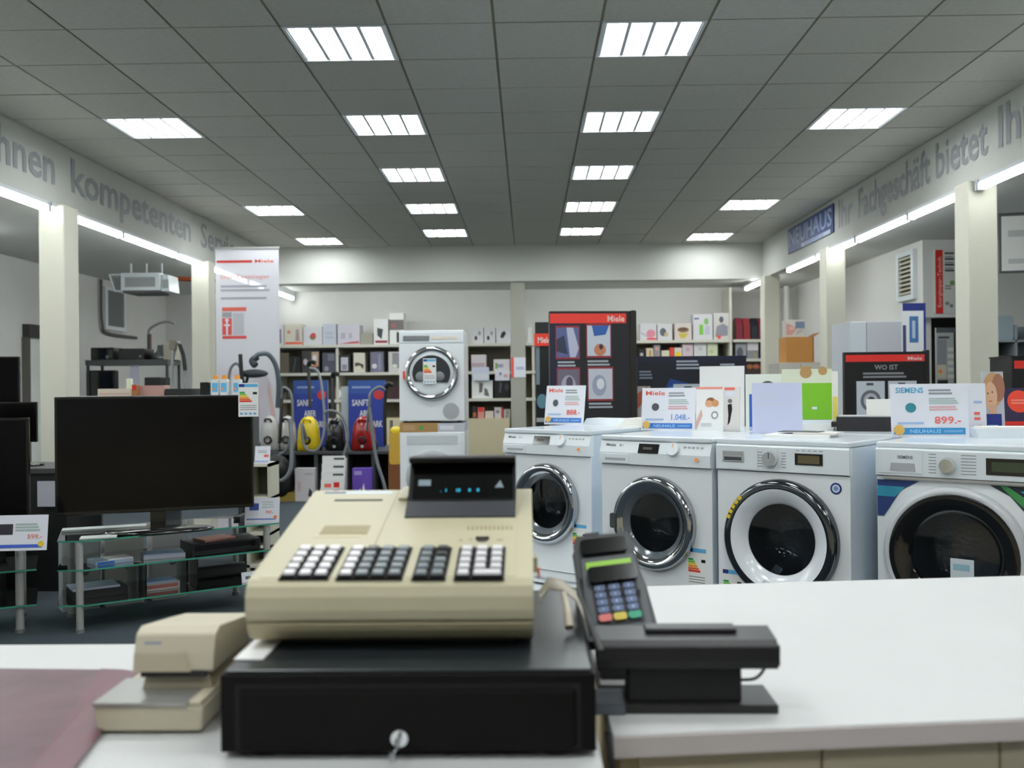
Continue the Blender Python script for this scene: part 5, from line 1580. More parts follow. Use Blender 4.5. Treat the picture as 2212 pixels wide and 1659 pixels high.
# blue posters on pale back boards
BP = mat('263c96', .5)
for px0, px1, yt, yb, lb in ((512, 586, 822, 905, 'blue poster with a red corner, behind the television edge'), (634, 708, 822, 940, 'blue poster with white words behind the yellow vacuum cleaner'),
                             (752, 832, 822, 940, 'blue poster with white words behind the red vacuum cleaner')):
    Yp = 12.0
    a, c = P(px0, yt, Yp), P(px1, yt, Yp)
    w_, h = c.x - a.x, a.z - zt
    sp_ = [('r', 0, 0, 1, 1, BP), ('r', 0, .8, 1, 1, mat('30529c', .5)), ('d', .82, .78, .14, mat('c8343c', .5), .07), ('t', 'SANFT', .1, .62, .09, PAPER2, .45), ('t', 'ABER', .3, .46, .09, PAPER2, .35),
           ('t', 'STARK', .5, .3, .09, PAPER2, .42), ('l', .1, .88, .6, .94, 1, mat('8fa4d4', .5))]
    t = thing('poster', lb, 'poster', ((a.x + c.x) / 2, Yp, zt + .0005), 0, 'blue posters on the podium')
    part('panel', prints(B().box(-w_ / 2, 0, 0, w_ / 2, .02, h, mat('b8bec4', .5)), w_, h, 0, sp_), t)
    part('support', B().add([(-.1, .02, 0), (.1, .02, 0), (.1, .2, 0), (-.1, .2, 0), (-.1, .02, h * .7), (.1, .02, h * .7)], [(0, 1, 5, 4), (0, 3, 2, 1), (3, 4, 5, 2), (0, 4, 3), (1, 2, 5)], LGREY), t)
single('pale_board', B().box(-.06, 0, 0, .06, .02, 1.28 - zt, mat('b9c4c8', .5)), 'narrow pale board at the left edge of the right blue poster', 'board', (P(748, 900, 12.05).x, 12.05, zt + .0005))

HOSE = mat('6d7275', .45)
WAND = mat('141517', .4)


def vac(label, px, pxw, ytop, ybot, colr, Yv=11.35, wandpts=None, hosepts=None, dark=False, lean=.0):
    a, c = P(px - pxw / 2, ytop, Yv), P(px + pxw / 2, ybot, Yv)
    w_, h = c.x - a.x, a.z - zt
    x = (a.x + c.x) / 2
    t = thing('vacuum_cleaner', label, 'vacuum cleaner', (x, Yv, zt))
    n = 20
    b = B()
    # upright canister: pear-shaped shell from stacked super-ellipse rings
    prof = [(0, .44, .5), (.03, .5, .62), (.18, .5, .8), (.4, .47, .92), (.6, .45, .9), (.78, .39, .78), (.9, .3, .6), (.97, .19, .4), (1.0, .03, .1)]
    v = []
    for zz, rx_, ry_ in prof:
        for i in range(n):
            aa = 2 * math.pi * i / n
            cx_, sy_ = math.cos(aa), math.sin(aa)
            v.append((rx_ * w_ * abs(cx_) ** .7 * (1 if cx_ > 0 else -1), .13 * ry_ * abs(sy_) ** .8 * (1 if sy_ > 0 else -1), zz * h))
    f = [(j * n + i, j * n + (i + 1) % n, (j + 1) * n + (i + 1) % n, (j + 1) * n + i) for j in range(len(prof) - 1) for i in range(n)]
    b.add(v, f + [tuple(range(n - 1, -1, -1)), tuple(range((len(prof) - 1) * n, len(prof) * n))], colr, True)
    part('body', b, t)
    part('handle', B().tube([(-w_ * .16, -.07, h * .8), (-w_ * .12, -.12, h * .9), (w_ * .12, -.12, h * .9), (w_ * .16, -.07, h * .8)], .012, BLK_M if dark else colr), t)
    part('hose_socket', B().lathe([(.03, -.02), (.045, -.01), (.05, .0), (.05, .05)], BLK_M, (0, -.115, h * .32), 16), t)
    part('emblem', B().disc(0, h * .14, .018, -.125, LGREY, n=12), t)
    for s_ in (-1, 1):
        part('wheel', B().lathe([(.0001, 0), (.05, 0), (.055, .01), (.055, .03), (.0001, .035)], BLK_M, (s_ * (w_ * .5 - (.02 if s_ > 0 else .0)) - (0 if s_ > 0 else .0), .02, .06), 16, axis='x') if s_ > 0 else
             B().lathe([(.0001, 0), (.05, 0), (.055, -.01), (.055, -.03), (.0001, -.035)], BLK_M, (-w_ * .5 + .02, .02, .06), 16, axis='x'), t)
    loc = Vector(t.location)
    if hosepts:
        pts = [P(a_, b_, Y_) - loc for a_, b_, Y_ in hosepts]
        part('hose', B().tube(pts, .016, HOSE, seg=8), t)
    if wandpts:
        pts = [P(a_, b_, Y_) - loc for a_, b_, Y_ in wandpts]
        part('wand', B().tube(pts, .02, WAND, seg=8, sub=1), t)
        part('grip', B().tube([pts[-1], pts[-1] + Vector((.03, -.02, .05)), pts[-1] + Vector((.09, -.02, .03))], .026, BLK_M), t)
    return t


vac('silver-white vacuum cleaner leftmost on the podium, glossy', 584, 42, 898, 972, mat('cdccca', .15, coat=.5), 11.45, [(604, 958, 11.25), (607, 900, 11.25), (609, 850, 11.3)],
    [(600, 985, 11.1), (622, 965, 11.08), (632, 900, 11.08), (628, 850, 11.1), (612, 838, 11.12), (608, 860, 11.15)], dark=True)
vac('silver vacuum cleaner second from the left on the podium', 622, 38, 898, 972, mat('c4c2c0', .15, coat=.5), 11.5, dark=True)
vac('bright yellow vacuum cleaner on the podium', 667, 50, 899, 974, mat('e8cc1a', .3, coat=.3), 11.35, [(670, 880, 11.5), (668, 830, 11.6), (666, 790, 11.7)],
    [(662, 950, 11.2), (652, 915, 11.12), (658, 965, 11.08), (685, 972, 11.05), (700, 930, 11.1), (698, 860, 11.2), (688, 805, 11.35), (670, 795, 11.5)])
vac('black vacuum cleaner between the yellow and the red one', 726, 42, 902, 972, mat('1b1d22', .25, coat=.4), 11.4, [(719, 898, 11.5), (718, 850, 11.55), (717, 815, 11.6)],
    [(712, 940, 11.2), (700, 900, 11.15), (712, 887, 11.12), (738, 898, 11.1), (752, 940, 11.08), (742, 985, 11.05), (736, 1000, 11.05)], dark=True)
vac('dark red vacuum cleaner on the podium beside the dryers', 786, 54, 899, 973, mat('9c1414', .2, coat=.6), 11.35, [(832, 962, 11.3), (831, 880, 11.3), (834, 838, 11.3)],
    [(792, 930, 11.15), (798, 870, 11.1), (800, 850, 11.12), (818, 836, 11.15), (832, 842, 11.2)])
# loose hose of the red one hanging to the floor, and upright items beyond
single('hose', B().tube([P(798, 880, 11.1), P(806, 950, 11.08), P(815, 1000, 11.05), (P(828, 1040, 11.0).x, 11.0, .2), (P(836, 1060, 11.0).x, 10.98, .03)], .02, HOSE, seg=8),
       'grey hose hanging from the podium edge down to the floor beside the dryers', 'hose')
single('floor_nozzle', B().box(-.14, -.04, 0, .14, .04, .035, BLK_M, tx=.02, tz=.01).tube([(0, 0, .03), (-.01, .02, .12), (-.01, .05, .9)], .018, mat('7a7c80', .3, metal=.7)), 'upright metal tube with a floor nozzle beside the podium end', 'nozzle', (P(846, 1050, 10.7).x, 10.75, 0))
t = thing('vacuum_cleaner', 'yellow and orange upright machine partly hidden by the stacked dryers', 'vacuum cleaner', (P(855, 950, 10.4).x, 10.4, 0))
part('body', B().rbox(-.07, -.08, .1, .07, .08, .62, .03, mat('7a4a24', .5)).rbox(-.06, -.085, .45, .06, .085, .78, .03, mat('cda43a', .5)), t, bevel=.01)
part('cap', B().ell((0, 0, .8), .06, .07, .05, mat('e8c928', .4)), t)
part('foot', B().box(-.08, -.15, 0, .08, .1, .1, BLK_M, tx=.01, tz=.01), t)
# dark hose coil with wheel left
cx_, cy_ = 612, 998
pp = P(cx_, cy_, 10.9)
t = thing('vacuum_cleaner', 'black floor vacuum cleaner with a thick grey hose loop, left of the podium boxes', 'vacuum cleaner', (pp.x - .03, 10.95, 0))
part('body', B().ell((0, .05, .22), .13, .2, .2, BLK_M).ell((0, -.1, .38), .11, .11, .14, mat('26272a', .4)), t)
part('wheel', B().lathe([(.0001, -.02), (.04, -.03), (.1, -.02), (.115, 0), (.11, .05), (.0001, .06)], mat('1a1a1c', .4), (-.03, -.16, .42), 24), t)
part('wheel_hub', B().lathe([(.0001, -.012), (.03, -.01), (.03, .0)], mat('c07a78', .4), (-.03, -.19, .42), 16), t, label='pinkish wheel hub')
part('hose', B().tube([P(626, 905, 10.9) - Vector(t.location), P(630, 950, 10.85) - Vector(t.location), P(628, 1010, 10.8) - Vector(t.location), P(612, 1036, 10.78) - Vector(t.location), P(592, 1036, 10.78) - Vector(t.location), P(584, 1020, 10.8) - Vector(t.location)], .024, HOSE, seg=10), t)
part('support_box', B().box(-.12, -.05, 0, .16, .2, .1, mat('8a7430', .8)), t, label='brown cardboard tray under the vacuum cleaner')

# boxes standing in front of the podium niches
def floorbox(label, px0, px1, yt, yb, col, spec, Yf=10.9, name='product_box', cat='box', z0=None):
    a = P(px0, yt, Yf)
    c = P(px1, yt, Yf)
    b = B().box(-(c.x - a.x) / 2, 0, 0, (c.x - a.x) / 2, .12, a.z, col)
    prints(b, c.x - a.x, a.z, 0, spec)
    return single(name, b, label, cat, ((a.x + c.x) / 2, Yf, 0))


floorbox('white box with a small dark figure on the floor before the podium', 637, 680, 1012, 1062, mat('cfcacd', .55), [('r', .1, .3, .3, .6, mat('c8b2b4', .6)), ('p', [(.65, .15), (.85, .12), (.85, .3), (.72, .4)], mat('3a3a44', .5)), ('l', .5, .8, .9, .9, 1, LGREY)])
floorbox('violet box with white streaks on the floor before the podium', 761, 802, 1012, 1062, mat('6a4cb4', .5), [('p', [(.3, .0), (.4, .0), (.42, .4), (.35, .3)], PAPER2), ('p', [(.5, 0), (.75, 0), (.6, .55), (.52, .4)], PAPER2), ('r', .1, .8, .5, .92, mat('a79ad0', .5))])
a, c = P(692, 992, 10.75), P(744, 992, 10.75)
t = thing('brochure_rack', 'tiered white brochure rack with red-printed leaflets before the podium', 'rack', ((a.x + c.x) / 2, 10.75, 0))
w_ = c.x - a.x
for i in range(5):
    z = .02 + i * .085
    part('leaflet', prints(B(Matrix.Translation((0, -.04 + i * .03, z))).box(-w_ / 2 + i * .004, 0, 0, w_ / 2 - .01 + i * .002, .006, a.z - z if i == 4 else .14, PAPER2), w_, .14, 0, []) if False else
         prints(B(Matrix.Translation((0, -.04 + i * .03, z))).box(-w_ / 2 + .005, 0, 0, w_ / 2 - .005, .006, .15, PAPER2), w_ - .01, .15, 0,
                [('r', .55, .1, .8, .8, RED), ('r', .15, .15, .45, .7, REDP)] if i < 2 else [('r', .5, .7, .95, .85, INKD)]), t)
part('frame', B().add([(-w_ / 2, -.05, 0), (w_ / 2, -.05, 0), (w_ / 2, .16, 0), (-w_ / 2, .16, 0), (-w_ / 2, .13, a.z), (w_ / 2, .13, a.z), (w_ / 2, .16, a.z), (-w_ / 2, .16, a.z)],
                      [(0, 1, 5, 4), (4, 5, 6, 7), (3, 2, 1, 0), (2, 3, 7, 6), (0, 4, 7, 3), (1, 2, 6, 5)], mat('c4c0c2', .6)), t)

# ------------------------------------------------------ tall white banner
BANM = bpy.data.materials.new('banner_cloth')
BANM.use_nodes = True
nt = BANM.node_tree
pb = nt.nodes['Principled BSDF']
pb.inputs['Base Color'].default_value = rgb('f2f3fa')
pb.inputs['Roughness'].default_value = .7
tr = nt.nodes.new('ShaderNodeBsdfTransparent')
mx = nt.nodes.new('ShaderNodeMixShader')
mx.inputs[0].default_value = .24
nt.links.new(pb.outputs[0], mx.inputs[1])
nt.links.new(tr.outputs[0], mx.inputs[2])
nt.links.new(mx.outputs[0], nt.nodes['Material Output'].inputs[0])
Yb_ = 11.75
a, c = P(465, 536, Yb_), P(602, 530, Yb_)
w_, h = c.x - a.x, a.z - zt - .05
t = thing('banner', 'tall white roll-up banner with red bar and red square emblem beside the left column', 'banner', ((a.x + c.x) / 2, Yb_, zt + .0005))
sp_ = [('r', .02, .945, .58, .958, mat('c8322c', .5)), ('t', 'Miele', .62, .945, .016, REDP, .3), ('t', 'Der Testsieger', .08, .865, .02, mat('e0a0a4', .6), .78), ('l', .08, .8, .85, .84, 2, mat('aaa8b4', .6)), ('l', .08, .76, .8, .78, 1, mat('a8a8b4', .6)),
       ('r', .1, .7, .48, .72, REDP), ('r', .1, .56, .48, .575, mat('dc4a4a', .5)), ('r', .1, .58, .25, .665, mat('dc4a4a', .5)), ('d', .175, .655, .03, PAPER, .008), ('r', .16, .58, .19, .65, PAPER), ('r', .125, .625, .225, .633, PAPER),
       ('r', .27, .58, .44, .69, mat('c2c2ca', .6)), ('r', .1, .67, .25, .695, mat('a0a0a8', .6)),
       ('p', [(.25, .0), (.6, .0), (.7, .1), (.8, .2), (.86, .32), (.78, .38), (.6, .38), (.55, .3), (.3, .4), (.05, .42), (.02, .3), (.02, .1)], mat('d8d2dc', .6)), ('p', [(.9, 0), (1, 0), (.9, .22), (.82, .34), (.8, .3), (.86, .16)], mat('dcbcb8', .6))]
part('cloth', prints(B().box(-w_ / 2, 0, .06, w_ / 2, .002, h + .04, BANM), w_, h, 0, sp_), t)
part('top_rail', B().box(-w_ / 2 - .01, -.008, h + .035, w_ / 2 + .01, .012, h + .06, ALU), t)
part('base_box', B().box(-w_ / 2 - .02, -.05, 0, w_ / 2 + .02, .06, .065, ALU), t, bevel=.006)
part('pole', B().cyl((0, .03, 0), .01, .06, h + .04, ALU, n=10), t)
# vacuum hoses leaning before the banner
single('vacuum_hose', B().tube([P(600, 880, 11.5), P(602, 830, 11.45), P(596, 790, 11.4), P(580, 766, 11.35), P(560, 765, 11.3), P(548, 775, 11.28)], .03, mat('59656c', .45), seg=8)
       .tube([P(556, 770, 11.3), P(545, 780, 11.28), P(552, 790, 11.26)], .04, mat('2c343a', .5)), 'thick grey-blue hose bending over in front of the white banner', 'hose')
single('floor_nozzle', B().ell(P(548, 807, 11.3), .17, .07, .05, mat('353f42', .5)).tube([P(535, 815, 11.3), P(528, 840, 11.3), P(527, 870, 11.3), (P(527, 870, 11.3).x, 11.3, zt + .01)], .018, WAND), 'dark flat nozzle tilted in front of the banner foot', 'nozzle')
single('vacuum_wand', B().tube([(P(530, 850, 11.2).x, 11.2, zt + .01), P(527, 850, 11.2), P(521, 800, 11.2), P(519, 765, 11.2)], .024, WAND, sub=1), 'black upright wand in front of the white banner', 'wand')
single('vacuum_hose', B().tube([(P(495, 880, 11.2).x, 11.2, zt + .01), P(494, 850, 11.2), P(497, 800, 11.2), P(510, 785, 11.2), P(520, 795, 11.2)], .016, HOSE), 'thin grey hose arching beside the black wand', 'hose')

# ============================================================ TELEVISIONS
TVB = mat('050505', .18, coat=.25)
TVS = mat('050404', .16, spec=.22)


def tv(label, xl, xr, yl, yr, zb, zt_, zstand, arch=True, group='televisions on the left'):
    """screen from (xl, yl) to (xr, yr)"""
    w_ = math.hypot(xr - xl, yr - yl)
    rz = math.atan2(yr - yl, xr - xl)
    t = thing('television', label, 'television', ((xl + xr) / 2, (yl + yr) / 2, zstand), rz, group)
    z0, z1 = zb - zstand, zt_ - zstand
    part('bezel', B().box(-w_ / 2, 0, z0, w_ / 2, .035, z1, TVB), t, bevel=.004)
    part('screen', B().rect(-w_ / 2 + .012, z0 + .02, w_ / 2 - .012, z1 - .012, -.0008, TVS), t)
    part('back_cover', B().box(-w_ / 2 + .08, .035, z0 + .08, w_ / 2 - .08, .07, z1 - .1, BLK_M, tx=.04), t)
    part('stand_neck', B().box(-.04, .01, .018, .04, .045, z0 + .05, BLK_G), t)
    part('stand_foot', B().lathe([(.0001, 0), (.9, 0), (1, .006), (.9, .016), (.0001, .02)], BLK_G, (0, 0, 0), 32, axis='z') if False else
         B(Matrix.Diagonal((.3, .14, 1, 1))).lathe([(.0001, 0), (.95, 0), (1, .006), (.9, .016), (.0001, .02)], BLK_G, (0, .1, 0), 36, axis='z'), t)
    return t


l, r = P(118, 990, 5.2), P(548, 980, 5.56)
tzb, tzt = P(118, 1116, 5.2).z, P(118, 858, 5.2).z
tv('large black flat television on the glass table, in front of the left column', l.x, r.x, 5.2, 5.56, tzb, tzt, .486)
r2 = P(62, 1000, 4.95)
tv('black television cut by the left edge of the frame, nearest on the left', r2.x - 1.05, r2.x, 4.7, 4.95, P(30, 1172, 4.95).z, P(30, 903, 4.95).z, .486)
r3 = P(42, 830, 6.6)
tv('dark television with a glossy frame high at the left edge', r3.x - .9, r3.x, 6.4, 6.6, P(20, 884, 6.6).z, P(20, 783, 6.6).z + .04, 1.0)
r4 = P(79, 900, 6.35)
tv('small black television between the edge one and the left column', r4.x - .5, r4.x, 6.25, 6.35, P(60, 955, 6.35).z, P(60, 868, 6.35).z, .78)
# black cabinets carrying the rear televisions
t = thing('media_cabinet', 'black cabinet with a grey top ledge beside the large television', 'cabinet', (P(60, 1000, 6.2).x - .35, 6.15, 0))
part('body', B().box(-.55, 0, 0, .62, .5, .745, mat('0b0b0c', .5)), t)
part('top_board', B().box(-.56, -.02, .745, .63, .52, .78, mat('3a3a3c', .5)), t, bevel=.004)
single('black_box', B().box(-.75, .1, .781, -.2, .5, .999, mat('121213', .5)).rect(-.7, .8, -.25, .98, .099, BLK_G), 'black box under the glossy television high at the left edge', 'box', t.location)
part('price_tag', prints(B().box(.45, -.03, .54, .62, -.022, .70, mat('b9bac4', .5)), .17, .1, -.022, []), t, label='white price tag')
t = thing('media_cabinet', 'black low cabinet behind the glass tables at the left edge', 'cabinet', (-3.45, 5.68, 0))
part('body', B().box(-.75, 0, 0, .2, .35, .46, mat('0b0b0c', .5)), t)
part('top_board', B().box(-.76, -.01, .46, .21, .36, .48, mat('202022', .5)), t)

# ------------------------------------------------------------ glass tables
def gslab(b, pts, z, th=.009):
    k = len(pts)
    v = [(x, y, z) for x, y in pts] + [(x, y, z + th) for x, y in pts]
    b.add(v, [tuple(range(k - 1, -1, -1)), tuple(range(k, 2 * k))], GLASS)
    b.add(v, [(i, (i + 1) % k, k + (i + 1) % k, k + i) for i in range(k)], GEDGE)
    return b


RT_ = R(36)
A = PZ(152, 1372, 0)
A = Vector((-2.36, 5.10, 0))
L_ = 1.02
t = thing('glass_table', 'three-tier glass television table on round silver legs', 'table', A, RT_)
D = .42
for nm, z in (('glass_top', .477), ('glass_shelf', .325), ('glass_shelf', .14)):
    pts = [(-.10, .04), (.02, -.035), (L_ + .06, -.035), (L_ + .1, .05), (L_ + .02, D + .05), (0, D + .05)]
    part(nm, gslab(B(), pts, z), t)
for x, y in ((0, 0), (L_, 0), (.04, D), (L_ - .04, D)):
    part('leg', B().cyl((x, y, 0), .019, .02, .476, ALU, n=16).cyl((x, y, 0), .024, 0, .02, mat('8b8d8f', .4, metal=.5), n=16), t)
for x in (.34, .62):
    part('glass_divider', B().box(x, .02, .151, x + .006, D, .323, GLASS), t)
c_, s_ = math.cos(RT_), math.sin(RT_)
tp = lambda u, v, z: (A.x + u * c_ - v * s_, A.y + u * s_ + v * c_, z)
t = thing('glass_table', 'second glass table with silver legs at the left edge of the frame', 'table', (-3.62, 4.66, 0), R(26))
for nm, z in (('glass_top', .477), ('glass_shelf', .325), ('glass_shelf', .14)):
    part(nm, gslab(B(), [(-.1, -.04), (1.12, -.04), (1.12, .44), (-.1, .44)], z), t)
for x, y in ((0, 0), (1.04, 0), (0, .4), (1.04, .4)):
    part('leg', B().cyl((x, y, 0), .021, .02, .476, ALU if x > .5 else BLK_M, n=16).cyl((x, y, 0), .026, 0, .02, mat('8b8d8f', .4, metal=.5), n=16), t)
for u_, w_2, h_2, cc_, lb_ in ((.12, .1, .40, 'a9b0b2', 'grey upright carton behind the glass table, left one'), (.36, .11, .42, 'b4b5b0', 'grey upright carton behind the glass table, middle one'), (.62, .1, .41, 'c4c5c4', 'pale grey upright carton behind the glass table, right one')):
    single('carton', prints(B().box(-w_2, 0, 0, w_2, .12, h_2, mat(cc_, .6)), 2 * w_2, h_2, 0, [('r', .3, .1, .5, .3, mat('c4c4c0', .6)), ('r', .6, .05, .8, .2, mat('b08a7c', .6)), ('d', .6, .55, .12, mat('6c6c6a', .6))]), lb_, 'box', tp(u_, .56, 0), RT_, 'upright cartons behind the glass table')
# things on the tables
g7 = 'things on the glass television table'
single('leaflet_pile', B().box(-.1, -.07, 0, .1, .07, .02, mat('a9b9cc', .5)).rect(-.09, .002, .0, .016, -.0706, BLUE).box(-.03, -.065, .02, .1, .06, .024, PAPER2), 'pile of pale blue leaflets on the middle glass shelf, left one', 'papers', tp(.18, .12, .335), RT_ + .1, g7)
single('leaflet_pile', B().box(-.11, -.08, 0, .11, .08, .022, mat('b7bcc8', .5)).box(-.105, -.075, .022, .1, .07, .027, mat('8fa6c4', .5)), 'pile of grey-blue leaflets on the middle glass shelf, right one', 'papers', tp(.46, .12, .335), RT_ - .15, g7)
single('booklet', B().box(-.1, -.07, 0, .1, .07, .012, mat('d99a8c', .5)), 'salmon pink booklet on the middle glass shelf', 'booklet', tp(.78, .2, .39), RT_ + .2, g7)
single('media_player', B().box(-.2, -.12, 0, .2, .12, .053, mat('1c1e20', .4)).rect(-.19, .01, .19, .043, -.1206, BLK_G), 'flat black media player on the middle glass shelf under the booklet', 'player', tp(.82, .22, .335), RT_, g7)
single('media_player', B().box(-.14, -.08, 0, .14, .1, .045, mat('1a1b1e', .4)).box(-.14, -.08, .0452, .1, .1, .056, mat('b9bfd4', .5)), 'black player with white papers on the lowest glass shelf at the left', 'player', tp(.13, .2, .15), RT_, g7)
single('leaflet_pile', B().box(-.1, -.06, 0, .1, .06, .04, mat('b4b0ae', .5)).rect(-.09, .01, .09, .03, -.0606, mat('9c5c54', .5)).box(-.1, -.06, .0402, .08, .05, .05, mat('9db4dc', .5)), 'stack of mixed booklets on the lowest glass shelf', 'papers', tp(.45, .17, .15), RT_, g7)
single('soundbar', B().rbox(-.16, -.04, 0, .16, .04, .07, .02, mat('3a3d3c', .7), axis='x'), 'dark grey loudspeaker bar on the lowest glass shelf at the right', 'speaker', tp(.83, .3, .15), RT_, g7)
single('remote_control', B().box(-.09, -.02, 0, .09, .02, .018, BLK_M), 'black remote control on the glass top beside the television foot', 'remote control', tp(.98, .3, .4875), RT_ + .9, g7)
single('keyboard', B().box(-.22, -.05, 0, .22, .05, .012, mat('c0c8c4', .5)), 'pale flat keyboard lying on the glass top under the television', 'keyboard', tp(.2, .33, .4875), RT_ - .25, g7)
single('leaflet', B().box(-.09, -.05, 0, .09, .05, .006, mat('cdd4d0', .5)), 'small white leaflet on the glass top, front left', 'leaflet', tp(.1, .02, .4875), RT_ - .3, g7)
tt_ = single('price_tag', prints(B(Matrix.Rotation(R(-12), 4, 'X')).box(-.055, 0, 0, .055, .004, .06, PAPER), .11, .06, 0, [('r', .2, .3, .5, .6, INKD)]), 'small white price tag on the lowest glass shelf', 'price tag', tp(.93, .01, .15), RT_, g7)
LP = [('t', 'SONY', .08, .84, .08, INKD, .2)]
def tvcard(label, p, rz, w_, h, spec):
    t = thing('price_card', label, 'price card', p, rz, 'price cards by the televisions')
    M = Matrix.Rotation(R(-10), 4, 'X')
    part('card', prints(B(M).box(-w_ / 2, 0, 0, w_ / 2, .004, h, PAPER), w_, h, 0, spec), t)
    part('support', B().box(-w_ * .3, .004, 0, w_ * .3, h * .3, .004, PAPER), t)
q = tp(L_ - .02, .02, .4865)
tvcard('white price card with a blue picture on the right end of the glass table', q, R(4), .2, .145, [('r', .13, .5, .4, .78, mat('38509c', .5)), ('l', .5, .6, .85, .9, 3, mat('c4cfcc', .6)), ('t', '749.-', .6, .36, .13, mat('e88a80', .5), .24), ('r', .05, .12, .9, .17, mat('5f74b8', .5)), ('d', .88, .22, .05, ORAN)])
pc = P(40, 1207, 4.75)
tvcard('white price card with a dark picture before the television at the left edge', (pc.x, 4.78, .4865), R(6), .235, P(40, 1112, 4.8).z - .4865, [('r', .0, .45, .3, .75, mat('2a2630', .5)), ('l', .35, .55, .85, .8, 3, INKM), ('t', '599.-', .6, .33, .12, mat('e07a6c', .5), .3), ('r', .0, .08, .9, .17, mat('3c5cc0', .5)), ('d', .88, .18, .06, YELL)])
single('cable_ring', B().tube([(.07 * math.cos(2 * math.pi * i / 12), .0, .07 + .07 * math.sin(2 * math.pi * i / 12)) for i in range(13)], .008, mat('a7a590', .5), seg=6), 'coiled pale cable standing by the glass tables', 'cable', (-2.72, 5.12, .3365), R(20)) if False else None

# energy label stuck at the right edge of the big television
b = B()
energy(b, -.055, 0, .11, .19, 0)
el = single('energy_label', B().box(-.055, 0, 0, .055, .002, .19, mat('b9cfda', .5)), 'energy label standing out beside the top right corner of the large television', 'label', (0, 0, 0))
e2 = B()
energy(e2, -.055, 0, .11, .19, -.0008)
part('print', e2, el)
pe = P(537, 900, 5.5)
el.location = (pe.x, 5.5, pe.z)
el.rotation_euler = (0, 0, R(15))

# white pedestal behind the television with a card
a = P(565, 1002, 6.8)
t = thing('pedestal', 'slim white pedestal shelf behind the right edge of the large television', 'pedestal', (a.x, 6.8, 0))
h = a.z
for z in (.02, h * .33, h * .66, h - .02): part('shelf_board', B().box(-.11, 0, z, .06, .25, z + .02, mat('d9d7c8', .5)), t)
part('upright', B().box(.04, 0, 0, .06, .25, h, mat('c5c3b0', .5)), t)
part('back_panel', B().box(-.11, .24, 0, .06, .25, h, mat('5a594e', .6)), t)
part('upright', B().box(-.11, 0, 0, -.09, .25, h, mat('c5c3b0', .5)), t)
tvcard('small white price card on the slim white pedestal', (a.x - .01, 6.85, h + .001), R(-4), .11, .12, [('l', .2, .6, .8, .8, 2, LGREY), ('r', .6, .35, .9, .5, REDP), ('r', .0, .05, .9, .15, mat('9fb0e0', .5))])
# ====================================================== LEFT WING
# door-like bright opening at the far left
YA, YBd = 6.2 * FPX / (1140 - 44), 6.2 * FPX / (1140 - 92)
zt_ = P(60, 702, 12.1).z
d = struct('door_1', B().box(WL, YA, 0, WL + .05, YBd, zt_ - .16, mat('f2f6f0', .4)), 'white door under a dark lintel on the left wall')
part('lintel', B().box(WL, YA - .04, zt_ - .16, WL + .1, YBd + .02, zt_, mat('2b2722', .6)), d)
part('jamb', B().box(WL, YA - .06, 0, WL + .08, YA, zt_ - .16, mat('54504a', .6)), d)
part('handle', B().box(WL + .05, YA + .1, 1.0, WL + .08, YA + .16, 1.06, INKD), d)
# ceiling-hung heater
Yh = 12.3
a, c = P(262, 590, Yh), P(345, 632, Yh)
t = thing('ceiling_heater', 'white louvred unit hanging below the left wing ceiling', 'heater', ((a.x + c.x) / 2, Yh, c.z))
w_, h = c.x - a.x, a.z - c.z
part('housing', B().box(-w_ / 2, 0, .03, w_ / 2, .5, h, PLAS, tx=-.01).box(-w_ / 2 + .02, -.01, 0, w_ / 2 - .02, .48, .035, mat('5a5c5c', .6)), t, bevel=.006)
part('front_frame', B().box(-w_ / 2, -.02, .03, -w_ / 2 + .05, 0, h, PLAS).box(w_ / 2 - .05, -.02, .03, w_ / 2, 0, h, PLAS).box(-w_ / 2 + .05, -.02, .03, w_ / 2 - .05, 0, .07, PLAS).box(-w_ / 2 + .05, -.02, h - .05, w_ / 2 - .05, 0, h, PLAS), t)
for i in range(6):
    z = .075 + (h - .13) * i / 6
    part('louvre', B().box(-w_ / 2 + .05, -.012, z, w_ / 2 - .05, -.002, z + .018, LGREY), t)
part('side_wing', B().box(w_ / 2, .04, .02, w_ / 2 + .11, .4, h - .02, PLAS, tx=.02).box(w_ / 2 + .02, .03, .06, w_ / 2 + .1, .04, h - .08, LGREY), t, bevel=.004)
part('flap_frame', B().tube([(-w_ / 2 - .15, 0, h - .02), (-w_ / 2 - .08, 0, .02), (-w_ / 2, 0, .02)], .012, PLAS, sub=1).tube([(-w_ / 2 - .15, 0, h - .02), (-w_ / 2, 0, h - .02)], .012, PLAS, sub=1)
     .box(-w_ / 2 - .1, .01, .04, -w_ / 2, .02, h - .05, MGREY), t)
for s_ in (-.2, .0, .2):
    part('hanger', B().cyl((s_, .2, h), .012, 0, LZ - c.z - h, PLAS, n=8), t)
